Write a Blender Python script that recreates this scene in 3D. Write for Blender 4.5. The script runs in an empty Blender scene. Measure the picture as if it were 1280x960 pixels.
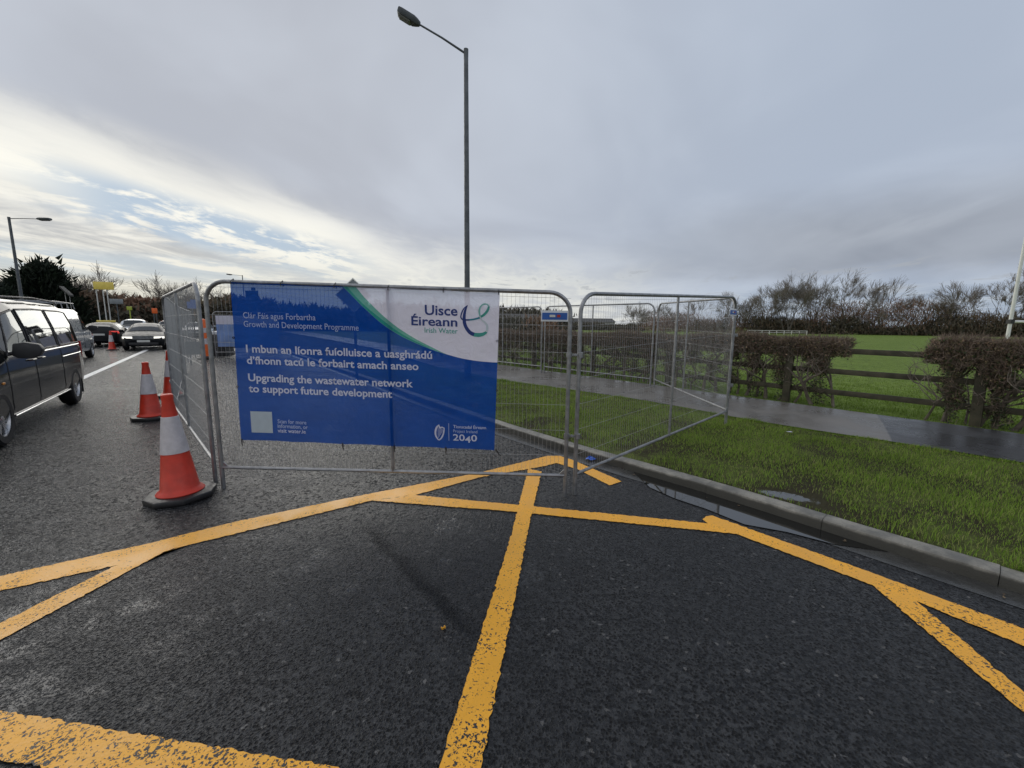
import bpy, bmesh, math, random
import numpy as np
from mathutils import Vector, Matrix
R_ = math.radians
random.seed(7)
SC = bpy.context.scene
COL = SC.collection
# ------------------------------------------------------------------ camera
EYE = 1.6
cd = bpy.data.cameras.new('camera'); cam = bpy.data.objects.new('camera', cd); COL.objects.link(cam)
_p, _r = R_(8.3), R_(0.62)
_f = Vector((0, math.cos(_p), -math.sin(_p))); _x = Vector((1, 0, 0)); _u = _x.cross(_f)
_x2 = _x*math.cos(_r)+_u*math.sin(_r); _u2 = _u*math.cos(_r)-_x*math.sin(_r)
cam.matrix_world = Matrix(((_x2.x, _u2.x, -_f.x, 0), (_x2.y, _u2.y, -_f.y, 0), (_x2.z, _u2.z, -_f.z, EYE), (0, 0, 0, 1)))
cd.sensor_width = 36; cd.lens = 36*514/1280; cd.clip_start = 0.05; cd.clip_end = 5000
SC.camera = cam
# ------------------------------------------------------------------ world
W = bpy.data.worlds.new('World'); SC.world = W; W.use_nodes = True
SUN_AZ, SUN_EL = -42.0, 22.0      # azimuth from +Y, negative to the left
def world():
    nt = W.node_tree; nt.nodes.clear(); N = nt.nodes; L = nt.links
    def nd(t, **k):
        n = N.new(t)
        for a, v in k.items(): setattr(n, a, v)
        return n
    def S(sock, v):
        if hasattr(v, 'is_output'): L.new(v, sock)
        else: sock.default_value = v
    def m(op, a, b=None, c=None, clamp=False):
        n = nd('ShaderNodeMath', operation=op, use_clamp=clamp); S(n.inputs[0], a)
        if b is not None: S(n.inputs[1], b)
        if c is not None: S(n.inputs[2], c)
        return n.outputs[0]
    def sm(v, a, b):
        n = nd('ShaderNodeMapRange', interpolation_type='SMOOTHSTEP'); S(n.inputs[0], v)
        n.inputs[1].default_value = a; n.inputs[2].default_value = b; return n.outputs[0]
    def mix(f, a, b):
        n = nd('ShaderNodeMix', data_type='RGBA'); S(n.inputs[0], f)
        S(n.inputs[6], a); S(n.inputs[7], b); return n.outputs[2]
    def c(r, g, b):
        f = lambda v: ((v/255+.055)/1.055)**2.4 if v > 10 else v/255/12.92
        return (f(r), f(g), f(b), 1)
    tc = nd('ShaderNodeTexCoord'); sep = nd('ShaderNodeSeparateXYZ'); L.new(tc.outputs['Generated'], sep.inputs[0])
    X, Y, Z = sep.outputs
    def plane(off, sx, sy, ang=0):
        d = m('ADD', m('MAXIMUM', Z, 0.0), off)
        px, py = m('DIVIDE', X, d), m('DIVIDE', Y, d)
        cx = nd('ShaderNodeCombineXYZ'); L.new(px, cx.inputs[0]); L.new(py, cx.inputs[1])
        m0 = nd('ShaderNodeMapping'); L.new(cx.outputs[0], m0.inputs[0]); m0.inputs['Rotation'].default_value = (0, 0, R_(ang))
        mp = nd('ShaderNodeMapping'); L.new(m0.outputs[0], mp.inputs[0]); mp.inputs['Scale'].default_value = (sx, sy, 1)
        return mp.outputs[0]
    def noise(v, sc, det=5, ro=.55, dist=0):
        n = nd('ShaderNodeTexNoise'); L.new(v, n.inputs['Vector']); n.inputs['Scale'].default_value = sc
        n.inputs['Detail'].default_value = det; n.inputs['Roughness'].default_value = ro; n.inputs['Distortion'].default_value = dist
        return n.outputs[0]
    n1 = noise(plane(.10, 1, 1), 1.6, 6, .55, .4)
    nbig = noise(plane(.25, 1, 1), 1.1, 4, .5, .5)
    nstr = noise(plane(.16, 1.3, .45, 12), 1.2, 6, .55, .25)
    nfine = noise(plane(.09, 1.5, .8, 12), 1.5, 7, .62, .5)
    az = m('ARCTAN2', X, Y)                     # 0 ahead, negative left
    # deck of smooth grey cloud over the top; its edge is a straight front in the sky
    s = m('ADD', m('ADD', m('MULTIPLY', X, .29), m('MULTIPLY', Y, -.06)), m('MULTIPLY', Z, .96))
    sn = m('ADD', s, m('MULTIPLY', m('SUBTRACT', nstr, .5), .11))
    deck = sm(sn, -.035, .10)
    right = sm(az, -.55, .75)
    deckc = mix(right, c(193, 197, 206), c(180, 192, 210))
    deckc = mix(sm(nbig, .36, .66), mix(.26, deckc, c(138, 145, 158)), mix(.4, deckc, c(194, 202, 214)))
    behind = sm(m('MULTIPLY', Y, -1), -.1, .7)
    deckc = mix(behind, deckc, c(214, 218, 226))
    # bright broken cloud under the front
    low = mix(sm(nfine, .34, .62), c(186, 188, 190), c(238, 236, 228))
    edge = m('MULTIPLY', sm(sn, -.11, -.03), m('SUBTRACT', 1.0, sm(sn, 0, .07)))
    edge = m('MULTIPLY', edge, m('SUBTRACT', 1.0, sm(az, -.3, .25)))
    low = mix(m('MULTIPLY', edge, .85), low, c(252, 250, 240))
    # a hole through to the blue
    sky = nd('ShaderNodeTexSky', sky_type='NISHITA', sun_disc=False)
    sky.sun_elevation = R_(SUN_EL); sky.sun_rotation = R_(SUN_AZ)
    skm = nd('ShaderNodeVectorMath', operation='SCALE'); L.new(sky.outputs[0], skm.inputs[0]); skm.inputs['Scale'].default_value = .075
    skc = mix(.95, skm.outputs[0], c(160, 184, 208))
    g1 = m('MULTIPLY', sm(az, -.90, -.72), m('SUBTRACT', 1.0, sm(az, -.46, -.24)))
    g2 = m('MULTIPLY', sm(s, -.105, -.072), m('SUBTRACT', 1.0, sm(s, -.03, .005)))
    npuf = noise(plane(.12, 1.4, .9, 12), 3.2, 6, .6, .3)
    hole = m('MULTIPLY', m('MULTIPLY', g1, g2), m('SUBTRACT', 1.0, sm(m('ADD', m('MULTIPLY', nfine, .5), m('MULTIPLY', npuf, .5)), .46, .55)))
    low = mix(m('MULTIPLY', hole, .9), low, skc)
    # second thin band of blue nearer the horizon at the left
    h2 = m('MULTIPLY', m('MULTIPLY', sm(Z, .06, .085), m('SUBTRACT', 1.0, sm(Z, .10, .125))), m('MULTIPLY', m('SUBTRACT', 1.0, sm(az, -.62, -.45)), m('SUBTRACT', 1.0, sm(nfine, .5, .62))))
    low = mix(m('MULTIPLY', h2, .7), low, skc)
    # cumulus line low on the left
    cu = m('MULTIPLY', sm(n1, .46, .54), m('SUBTRACT', 1.0, sm(Z, .03, .075)))
    low = mix(m('MULTIPLY', cu, .6), low, c(158, 161, 166))
    warm = m('MULTIPLY', m('SUBTRACT', 1.0, sm(Z, .02, .16)), m('SUBTRACT', 1.0, sm(az, -.5, .1)))
    low = mix(m('MULTIPLY', warm, .35), low, c(236, 228, 196))
    colr = mix(deck, low, deckc)
    # darker stratus to the right, with a paler strip above the trees
    zz = m('ADD', Z, m('MULTIPLY', m('SUBTRACT', nstr, .5), .07))
    band = m('MULTIPLY', sm(zz, .07, .12), m('SUBTRACT', 1.0, sm(zz, .17, .27)))
    band = m('MULTIPLY', band, sm(az, .12, .65))
    colr = mix(m('MULTIPLY', band, .78), colr, mix(sm(nbig, .3, .7), c(136, 142, 153), c(156, 162, 172)))
    paler = m('MULTIPLY', m('SUBTRACT', 1.0, sm(zz, .045, .10)), sm(az, .25, .6))
    colr = mix(m('MULTIPLY', paler, .8), colr, mix(sm(nfine, .4, .6), c(150, 163, 180), c(176, 186, 196)))
    mid_ = m('MULTIPLY', m('SUBTRACT', 1.0, sm(zz, .05, .21)), m('MULTIPLY', sm(az, -.75, -.3), m('SUBTRACT', 1.0, sm(az, .08, .48))))
    colr = mix(m('MULTIPLY', mid_, .85), colr, mix(sm(nfine, .38, .60), c(204, 207, 208), c(224, 225, 218)))
    # a bright rag of light on the right
    rg = m('MULTIPLY', sm(nstr, .50, .78), m('MULTIPLY', sm(Z, .12, .17), m('SUBTRACT', 1.0, sm(Z, .22, .30))))
    colr = mix(m('MULTIPLY', m('MULTIPLY', rg, sm(az, .0, .3)), .35), colr, c(196, 203, 212))
    puff = m('MULTIPLY', sm(nfine, .56, .66), m('MULTIPLY', sm(Z, .035, .06), m('SUBTRACT', 1.0, sm(Z, .11, .15))))
    colr = mix(m('MULTIPLY', m('MULTIPLY', puff, sm(az, -.45, -.1)), .6), colr, c(166, 171, 178))
    up = nd('ShaderNodeVectorMath', operation='SCALE'); L.new(colr, up.inputs[0]); up.inputs['Scale'].default_value = 10
    bg = nd('ShaderNodeBackground'); L.new(up.outputs[0], bg.inputs[0]); bg.inputs[1].default_value = .1
    out = nd('ShaderNodeOutputWorld'); L.new(bg.outputs[0], out.inputs[0])
world()
sd = bpy.data.lights.new('sun', 'SUN'); sd.energy = 1.2; sd.angle = R_(55); sd.color = (1, .95, .86)
sun = bpy.data.objects.new('sun', sd); COL.objects.link(sun)
_sd = Vector((math.sin(R_(SUN_AZ))*math.cos(R_(SUN_EL)), math.cos(R_(SUN_AZ))*math.cos(R_(SUN_EL)), math.sin(R_(SUN_EL))))
sun.rotation_euler = _sd.to_track_quat('Z', 'Y').to_euler(); sun.location = (0, 0, 30)
vs = SC.view_settings; vs.view_transform = 'Standard'; vs.look = 'None'; vs.gamma = 1; vs.use_curve_mapping = False
vs.exposure = 0.06
SC.render.engine = 'CYCLES'; SC.cycles.max_bounces = 8; SC.cycles.transparent_max_bounces = 24

# ------------------------------------------------------------------ materials
class Mt:
    def __init__(s, name):
        s.m = bpy.data.materials.new(name); s.m.use_nodes = True; s.nt = s.m.node_tree; s.N = s.nt.nodes; s.L = s.nt.links
        s.b = s.N['Principled BSDF']; s.out = s.N['Material Output']
    def nd(s, t, **k):
        n = s.N.new(t)
        for a, v in k.items(): setattr(n, a, v)
        return n
    def S(s, sock, v):
        if hasattr(v, 'is_output'): s.L.new(v, sock)
        else: sock.default_value = v
    def pos(s):
        return s.nd('ShaderNodeNewGeometry').outputs['Position']
    def obj(s): return s.nd('ShaderNodeTexCoord').outputs['Object']
    def noise(s, v, sc, det=4, ro=.55, dist=0, out=0):
        n = s.nd('ShaderNodeTexNoise'); s.L.new(v, n.inputs['Vector']); n.inputs['Scale'].default_value = sc
        n.inputs['Detail'].default_value = det; n.inputs['Roughness'].default_value = ro; n.inputs['Distortion'].default_value = dist
        return n.outputs[out]
    def voro(s, v, sc, out='Distance', feature='F1', rnd=1):
        n = s.nd('ShaderNodeTexVoronoi', feature=feature); s.L.new(v, n.inputs['Vector']); n.inputs['Scale'].default_value = sc
        n.inputs['Randomness'].default_value = rnd
        return n.outputs[out]
    def ma(s, op, a, b=None, c=None, clamp=False):
        n = s.nd('ShaderNodeMath', operation=op, use_clamp=clamp); s.S(n.inputs[0], a)
        if b is not None: s.S(n.inputs[1], b)
        if c is not None: s.S(n.inputs[2], c)
        return n.outputs[0]
    def sm(s, v, a, b, lo=0., hi=1.):
        n = s.nd('ShaderNodeMapRange', interpolation_type='SMOOTHSTEP'); s.S(n.inputs[0], v)
        n.inputs[1].default_value = a; n.inputs[2].default_value = b; n.inputs[3].default_value = lo; n.inputs[4].default_value = hi
        return n.outputs[0]
    def mix(s, f, a, b):
        n = s.nd('ShaderNodeMix', data_type='RGBA'); s.S(n.inputs[0], f)
        for i, v in ((6, a), (7, b)):
            if isinstance(v, tuple) and len(v) == 3: v = v+(1,)
            s.S(n.inputs[i], v)
        return n.outputs[2]
    def sep(s, v):
        n = s.nd('ShaderNodeSeparateXYZ'); s.L.new(v, n.inputs[0]); return n.outputs
    def base(s, v):
        if isinstance(v, tuple) and len(v) == 3: v = v+(1,)
        s.S(s.b.inputs['Base Color'], v)
    def rough(s, v): s.S(s.b.inputs['Roughness'], v)
    def bump(s, h, st=.5, dist=.01):
        n = s.nd('ShaderNodeBump'); s.S(n.inputs['Height'], h); s.S(n.inputs['Strength'], st); s.S(n.inputs['Distance'], dist)
        s.L.new(n.outputs[0], s.b.inputs['Normal']); return n
def simple(name, col, rough=.5, metal=0, var=.15, sc=8, bump=0, emit=None, coat=0, spec=None):
    t = Mt(name); v = t.obj()
    n = t.noise(v, sc, 4)
    t.base(t.mix(t.sm(n, .3, .7), tuple(c*(1-var) for c in col), tuple(min(1, c*(1+var)) for c in col)))
    t.rough(t.sm(t.noise(v, sc*2.7, 3), .3, .7, max(.02, rough*.8), min(1, rough*1.2))); t.b.inputs['Metallic'].default_value = metal
    if bump: t.bump(t.noise(v, sc*6, 4), bump, .004)
    if spec is not None: t.b.inputs['Specular IOR Level'].default_value = spec
    if coat: t.b.inputs['Coat Weight'].default_value = coat; t.b.inputs['Coat Roughness'].default_value = .03
    if emit: t.b.inputs['Emission Color'].default_value = (*emit[:3], 1); t.b.inputs['Emission Strength'].default_value = emit[3]
    return t.m
def facevar(name, cols, rough=.7, trans=0, spec=.3, patch=None):
    """per-leaf colour variation by mesh island"""
    t = Mt(name); g = t.nd('ShaderNodeNewGeometry'); r = t.nd('ShaderNodeValToRGB'); t.L.new(g.outputs['Random Per Island'], r.inputs[0])
    el = r.color_ramp.elements
    for i, c in enumerate(cols):
        e = el[i] if i < 2 else el.new(.5)
        e.color = (*c, 1)
    for i in range(len(cols)): el[i].position = i/(len(cols)-1)
    for i, c in enumerate(cols): el[i].color = (*c, 1)
    n = t.noise(t.pos(), .9, 3)
    t.base(t.mix(t.sm(n, .35, .68, 0, .5), r.outputs[0], tuple(v*.6 for v in cols[0])))
    if patch:
        n2 = t.noise(t.pos(), .07, 4, .6); n3 = t.noise(t.pos(), .11, 4, .6, 0, 0); pc = t.mix(t.sm(n2, .47, .55), r.outputs[0], patch[0]); pc = t.mix(t.sm(n3, .52, .60), pc, patch[1]); t.base(pc)
    t.rough(rough); t.b.inputs['Specular IOR Level'].default_value = spec
    if trans:
        tr = t.nd('ShaderNodeBsdfTranslucent'); t.L.new(r.outputs[0], tr.inputs[0]); mx = t.nd('ShaderNodeMixShader'); mx.inputs[0].default_value = trans
        t.L.new(t.b.outputs[0], mx.inputs[1]); t.L.new(tr.outputs[0], mx.inputs[2]); t.L.new(mx.outputs[0], t.out.inputs[0])
    return t.m

def asphalt():
    t = Mt('wet_asphalt'); P = t.pos(); X, Y, Z = t.sep(P)
    warp = t.nd('ShaderNodeVectorMath', operation='MULTIPLY_ADD')
    nn = t.nd('ShaderNodeTexNoise'); t.L.new(P, nn.inputs['Vector']); nn.inputs['Scale'].default_value = 70; nn.inputs['Detail'].default_value = 2
    t.L.new(nn.outputs[1], warp.inputs[0]); warp.inputs[1].default_value = (.012, .012, .012); t.L.new(P, warp.inputs[2])
    PV = warp.outputs[0]
    big = t.noise(P, .55, 4, .6, .3); mid = t.noise(P, 3.2, 4, .6); sml = t.noise(P, 11, 3, .6)
    v = t.nd('ShaderNodeTexVoronoi', feature='F1'); t.L.new(PV, v.inputs['Vector']); v.inputs['Scale'].default_value = 62
    v2 = t.nd('ShaderNodeTexVoronoi', feature='F1'); t.L.new(PV, v2.inputs['Vector']); v2.inputs['Scale'].default_value = 110
    sc = t.nd('ShaderNodeSeparateColor'); t.L.new(v.outputs['Color'], sc.inputs[0]); rr = sc.outputs[0]; r2 = sc.outputs[1]
    # film of water deeper towards the left lanes: it drowns the chippings there
    grad = t.sm(t.ma('ADD', X, t.ma('MULTIPLY', Y, -.6)), -7.5, 1.0, .16, 0)
    wet = t.ma('ADD', t.ma('ADD', t.ma('MULTIPLY', big, .40), t.ma('MULTIPLY', mid, .42)), t.ma('ADD', t.ma('MULTIPLY', sml, .26), grad))
    film = t.sm(wet, .60, .74)
    # pits between the stones, fewer where the film lies
    thr = t.ma('ADD', .30, t.ma('MULTIPLY', film, .42))
    pit = t.ma('MULTIPLY', t.sm(v.outputs['Distance'], .18, .50, 1, 0), t.sm(t.ma('SUBTRACT', r2, thr), 0, .06))
    grit = t.ma('MULTIPLY', t.sm(v2.outputs['Distance'], .1, .6, 1, 0), t.ma('SUBTRACT', 1.0, t.ma('MULTIPLY', film, .8)))
    far = t.sm(t.ma('ADD', Y, t.ma('MULTIPLY', X, -.35)), 2.4, 4.6)
    w3 = t.nd('ShaderNodeVectorMath', operation='MULTIPLY_ADD'); n3 = t.nd('ShaderNodeTexNoise'); t.L.new(P, n3.inputs['Vector']); n3.inputs['Scale'].default_value = 34; n3.inputs['Detail'].default_value = 3
    t.L.new(n3.outputs[1], w3.inputs[0]); w3.inputs[1].default_value = (.045, .045, .045); t.L.new(P, w3.inputs[2])
    v3 = t.nd('ShaderNodeTexVoronoi', feature='F1'); t.L.new(w3.outputs[0], v3.inputs['Vector']); v3.inputs['Scale'].default_value = 30
    s3 = t.nd('ShaderNodeSeparateColor'); t.L.new(v3.outputs['Color'], s3.inputs[0])
    pool = t.ma('MULTIPLY', t.ma('MULTIPLY', t.sm(v3.outputs['Distance'], .30, .62, 1, 0), t.sm(s3.outputs[0], .38, .50)), far)   # stones standing dull between the shining film
    shine = t.ma('MULTIPLY', far, t.ma('SUBTRACT', 1.0, pool))
    h = t.ma('ADD', t.ma('ADD', t.ma('MULTIPLY', pit, -1.0), t.ma('MULTIPLY', grit, .6)), t.ma('MULTIPLY', pool, 1.2))
    # thin dark seam of a trench repair
    d1 = t.ma('ADD', t.ma('MULTIPLY', t.ma('SUBTRACT', X, -1.1), .765), t.ma('MULTIPLY', t.ma('SUBTRACT', Y, 2.97), .644))
    dn = t.ma('ADD', d1, t.ma('MULTIPLY', t.ma('SUBTRACT', mid, .5), .09))
    seam = t.ma('MULTIPLY', t.ma('MULTIPLY', t.sm(dn, -.05, .005), t.sm(dn, .01, .12, 1, 0)), t.ma('MULTIPLY', t.sm(Y, 1.75, 2.1), t.sm(Y, 2.9, 3.3, 1, 0)))
    patch = t.ma('MULTIPLY', t.sm(dn, -.02, .03), t.sm(X, -.2, .6, 1, 0))
    col = t.mix(t.sm(rr, 0, 1), (.009, .010, .012), (.044, .045, .047))
    col = t.mix(pit, col, (.006, .006, .007))
    col = t.mix(t.sm(rr, .988, .998), col, (.13, .125, .12))
    col = t.mix(t.ma('MULTIPLY', t.sm(t.noise(P, 1.1, 5, .65), .42, .62), .4), col, (.018, .019, .021))
    col = t.mix(t.ma('MULTIPLY', patch, .3), col, (.012, .013, .015)); col = t.mix(t.ma('MULTIPLY', seam, .55), col, (.005, .006, .008))
    t.base(col)
    rg = t.ma('MAXIMUM', .10, t.ma('ADD', t.ma('SUBTRACT', t.sm(film, 0, 1, .42, .12), t.ma('MULTIPLY', shine, .16)), t.ma('MULTIPLY', t.ma('MAXIMUM', pit, pool), .25)))
    t.rough(rg); t.S(t.b.inputs['Specular IOR Level'], t.ma('MULTIPLY', t.ma('SUBTRACT', 1.0, t.ma('MULTIPLY', seam, .55)), t.ma('ADD', t.sm(film, 0, 1, .24, .42), t.ma('SUBTRACT', t.ma('MULTIPLY', shine, .30), t.ma('MULTIPLY', pool, .18)))))
    b1 = t.nd('ShaderNodeBump'); t.S(b1.inputs['Height'], h); b1.inputs['Strength'].default_value = 1.0; b1.inputs['Distance'].default_value = .0075
    farb = t.sm(t.ma('ADD', Y, t.ma('MULTIPLY', X, -.35)), 2.4, 4.4, .16, 1)
    b2 = t.nd('ShaderNodeBump'); t.S(b2.inputs['Height'], t.ma('ADD', t.ma('MULTIPLY', t.noise(P, 30, 3, .65), .9), t.ma('MULTIPLY', t.noise(P, 10, 3, .6), .45))); t.S(b2.inputs['Strength'], farb); b2.inputs['Distance'].default_value = .030
    t.L.new(b1.outputs[0], b2.inputs['Normal']); t.L.new(b2.outputs[0], t.b.inputs['Normal'])
    return t.m
def road_paint(name, col, wear=.5):
    t = Mt(name); P = t.pos()
    v1 = t.noise(P, 78, 3, .62, .4); v2 = t.noise(P, 5, 3); v3 = t.voro(P, 62)
    X, Y, Z = t.sep(P)
    near = t.sm(Y, 1.2, 3.2, .045, -.03)
    hole = t.sm(t.ma('ADD', t.ma('ADD', v1, t.ma('MULTIPLY', v2, .35)), near), .79, .81)
    c = t.mix(t.sm(v2, .3, .7), tuple(a*.88 for a in col), col)
    c = t.mix(t.sm(t.noise(P, 1.7, 4), .5, .75, 0, .25), c, tuple(a*.6 for a in col))
    c = t.mix(t.sm(t.noise(P, 130, 2), .55, .75, 0, .35), c, tuple(a*.45 for a in col))
    c = t.mix(hole, c, (.02, .021, .022))
    t.base(c); t.rough(t.sm(v2, .3, .7, .32, .5))
    t.bump(t.ma('SUBTRACT', t.ma('ADD', t.ma('MULTIPLY', t.ma('SUBTRACT', 1.0, v3), .5), t.ma('MULTIPLY', v1, .5)), hole), .5, .004)
    return t.m
def concrete(name, a, b, rough=.6, sc=3):
    t = Mt(name); P = t.pos(); n = t.noise(P, sc, 6, .65); n2 = t.noise(P, sc*14, 4, .6)
    c = t.mix(t.sm(n, .35, .65), a, b); c = t.mix(t.sm(n2, .5, .8, 0, .5), c, tuple(v*.45 for v in a))
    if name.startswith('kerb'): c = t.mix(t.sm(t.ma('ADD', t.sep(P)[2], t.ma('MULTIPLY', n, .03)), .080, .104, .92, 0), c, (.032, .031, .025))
    t.base(c); t.rough(t.sm(n, .3, .7, rough*.75, min(1, rough*1.25))); t.bump(n2, .4, .006)
    return t.m
def soil_grass(name, a, b, mud=.3, sc=1.0):
    t = Mt(name); P = t.pos(); n = t.noise(P, .9*sc, 5, .6); n2 = t.noise(P, 9*sc, 5, .65); n3 = t.noise(P, 60*sc, 3, .6)
    c = t.mix(t.sm(n, .3, .7), a, b); c = t.mix(t.sm(n2, .42, .66, 0, .75), c, tuple(v*.45 for v in a))
    c = t.mix(t.sm(n3, .45, .75, 0, .6), c, tuple(min(1, v*1.7) for v in b))
    if mud: c = t.mix(t.sm(t.noise(P, 1.3, 5, .6), .62-mud*.2, .74-mud*.2, 0, .85), c, (.035, .028, .018))
    wetm = 0.0
    if name.startswith('verge'):
        X, Y, Z = t.sep(P); a = t.ma('SUBTRACT', X, 2.50); b = t.ma('SUBTRACT', Y, 3.52)
        q1 = t.ma('ADD', t.ma('MULTIPLY', a, .825), t.ma('MULTIPLY', b, -.565)); q2 = t.ma('ADD', t.ma('MULTIPLY', a, .565), t.ma('MULTIPLY', b, .825))
        e = t.ma('ADD', t.ma('MULTIPLY', t.ma('MULTIPLY', q1, q1), 12.0), t.ma('MULTIPLY', t.ma('MULTIPLY', q2, q2), 90.0))
        wetm = t.sm(t.ma('ADD', e, t.ma('MULTIPLY', t.noise(P, 13, 4, .65), 2.2)), 1.45, 1.8, 1, 0)
        c = t.mix(wetm, c, (.03, .028, .024)); t.b.inputs['IOR'].default_value = 1.8
        t.rough(t.ma('SUBTRACT', .8, t.ma('MULTIPLY', wetm, .77))); t.S(t.b.inputs['Specular IOR Level'], t.ma('ADD', .05, t.ma('MULTIPLY', wetm, .45)))
    else:
        t.rough(.8); t.b.inputs['Specular IOR Level'].default_value = .08
    t.base(c)
    t.bump(t.ma('ADD', n2, t.ma('MULTIPLY', n3, .6)), t.ma('SUBTRACT', .8, t.ma('MULTIPLY', wetm, .79)), .05)
    return t.m
def path_mat():
    t = Mt('wet_footpath'); P = t.pos(); X, Y, Z = t.sep(P); t.b.inputs['Specular IOR Level'].default_value = .28
    n = t.noise(P, 1.1, 5, .6); n2 = t.noise(P, 40, 4, .6)
    d = t.ma('ADD', t.ma('MULTIPLY', t.ma('SUBTRACT', X, 5.0), .80), t.ma('MULTIPLY', t.ma('SUBTRACT', Y, 6.1), -.60))   # along the path
    new = t.sm(t.ma('ADD', t.ma('SUBTRACT', d, t.ma('ADD', .50, t.ma('MULTIPLY', X, 0.0))), t.ma('MULTIPLY', t.ma('SUBTRACT', n, .5), .08)), .0, .03)
    c = t.mix(t.sm(n, .3, .7), (.13, .122, .112), (.19, .178, .165))
    c = t.mix(new, c, t.mix(t.sm(n, .35, .7), (.045, .046, .05), (.075, .076, .08)))
    c = t.mix(t.sm(n2, .55, .8, 0, .5), c, (.03, .03, .03))
    t.base(c); t.rough(t.sm(n, .35, .65, .22, .5)); t.bump(n2, .5, .005)
    return t.m
def puddle_mat():
    t = Mt('puddle_water'); P = t.pos(); t.base((.012, .012, .011)); t.b.inputs['IOR'].default_value = 1.9; t.rough(.015); t.bump(t.noise(P, 6, 2), .02, .004)
    return t.m

M = {}
M['asphalt'] = asphalt()
M['yellow'] = road_paint('yellow_road_paint', (.92, .43, .022))
M['white'] = road_paint('white_road_paint', (.72, .72, .70))
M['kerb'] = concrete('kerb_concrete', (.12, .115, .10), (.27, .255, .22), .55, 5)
M['gutter'] = concrete('gutter_concrete', (.035, .035, .034), (.065, .064, .06), .25, 3)
M['verge'] = soil_grass('verge_soil_grass', (.075, .085, .030), (.105, .125, .034), .95)
M['field'] = soil_grass('field_grass', (.115, .172, .032), (.165, .228, .048), 0, .6)
M['ground'] = soil_grass('ground_grass', (.05, .09, .02), (.07, .12, .03), 0, .3)
M['path'] = path_mat(); M['puddle'] = puddle_mat()
M['galv'] = simple('galvanised_steel', (.27, .275, .285), .42, .7, .22, 14, .15)
M['wire'] = simple('galvanised_wire', (.40, .405, .41), .5, .5, .1, 20)
M['lampsteel'] = simple('weathered_lamp_steel', (.10, .11, .12), .5, .5, .2, 4, .1)
M['dark'] = simple('dark_plastic', (.02, .02, .022), .5, 0, .15, 10)
M['rubber'] = simple('black_rubber', (.014, .014, .015), .42, 0, .3, 12, .4)
M['orange'] = simple('red_orange_plastic', (.52, .034, .014), .42, 0, .12, 9, .1)
M['sleeve'] = simple('reflective_sleeve', (.50, .48, .50), .45, 0, .12, 14, .15)
M['vanpaint'] = simple('dark_metallic_paint', (.006, .007, .007), .09, .0, .08, 3, 0, None, .0)
M['blackpaint'] = simple('black_car_paint', (.008, .009, .011), .35, .0, .1, 3, 0, None, .0, .22)
M['silverpaint'] = simple('silver_car_paint', (.42, .46, .50), .3, .5, .05, 3, 0, None, 1)
M['whitepaint'] = simple('white_car_paint', (.62, .64, .66), .3, .0, .05, 3, 0, None, 1)
M['greypaint'] = simple('grey_car_paint', (.07, .075, .08), .25, .4, .05, 3, 0, None, 1)
M['glassdark'] = simple('dark_car_glass', (.03, .035, .04), .04, 0, .1, 3)
M['chrome'] = simple('chrome_trim', (.7, .71, .73), .18, 1, .05, 5)
M['rim'] = simple('alloy_rim', (.55, .56, .58), .28, .85, .08, 8)
M['tyre'] = simple('tyre_rubber', (.012, .012, .013), .7, 0, .2, 20, .3)
M['redlamp'] = simple('red_lamp', (.28, .014, .01), .15, 0, .1, 5, 0, (1, .04, .02, .03))
M['brake'] = simple('lit_brake_lamp', (.5, .02, .02), .15, 0, .1, 5, 0, (1, .08, .06, .45))
M['headlit'] = simple('lit_headlamp', (.8, .8, .8), .1, 0, .05, 5, 0, (1, .96, .85, 1.1))
M['amber'] = simple('amber_lamp', (.7, .25, .02), .2, 0, .1, 5)
M['plate'] = simple('number_plate', (.55, .55, .52), .4, 0, .05, 10)
M['seat'] = simple('seat_fabric', (.02, .02, .022), .85, 0, .2, 12)
M['yellowsign'] = simple('yellow_sign', (.80, .62, .12), .45, 0, .08, 4)
M['greensign'] = simple('lime_sign', (.35, .42, .05), .45, 0, .08, 4)
M['bluesign'] = simple('blue_sign', (.02, .10, .38), .4, 0, .1, 4)
M['greysign'] = simple('grey_sign_back', (.22, .24, .25), .5, .3, .1, 4)
M['whitepole'] = simple('white_pole_paint', (.55, .55, .52), .5, 0, .1, 6)
M['goal'] = simple('white_goal_paint', (.72, .72, .70), .45, 0, .08, 3, .1)
M['timber'] = None
t = Mt('weathered_timber'); v = t.obj(); n = t.noise(v, 5, 5, .6); n2 = t.noise(v, 40, 4, .6)
t.base(t.mix(t.sm(n2, .4, .7, 0, .5), t.mix(t.sm(n, .35, .65), (.040, .033, .020), (.085, .072, .045)), (.03, .045, .02))); t.rough(.75); t.bump(n2, .6, .006); M['timber'] = t.m
M['bark'] = simple('grey_bark', (.10, .088, .075), .85, 0, .3, 6, .4)
M['twig'] = facevar('bare_twigs', [(.21, .182, .155), (.155, .134, .114), (.28, .245, .21)], .85)
M['scrub'] = facevar('brown_scrub', [(.16, .115, .078), (.10, .078, .055), (.21, .14, .095), (.13, .115, .07)], .9, patch=[(.23, .135, .09), (.095, .085, .062)])
M['scrubdark'] = facevar('dark_scrub', [(.085, .078, .055), (.13, .108, .078), (.060, .060, .042)], .9)
M['conifer'] = facevar('conifer_foliage', [(.010, .018, .010), (.020, .032, .016), (.008, .012, .008)], .8)
M['hedgewood'] = simple('hedge_wood', (.15, .125, .10), .8, 0, .35, 9, .3)
M['hedgetwig'] = facevar('hedge_twigs', [(.20, .155, .12), (.12, .094, .074), (.28, .21, .165)], .85)
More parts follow.
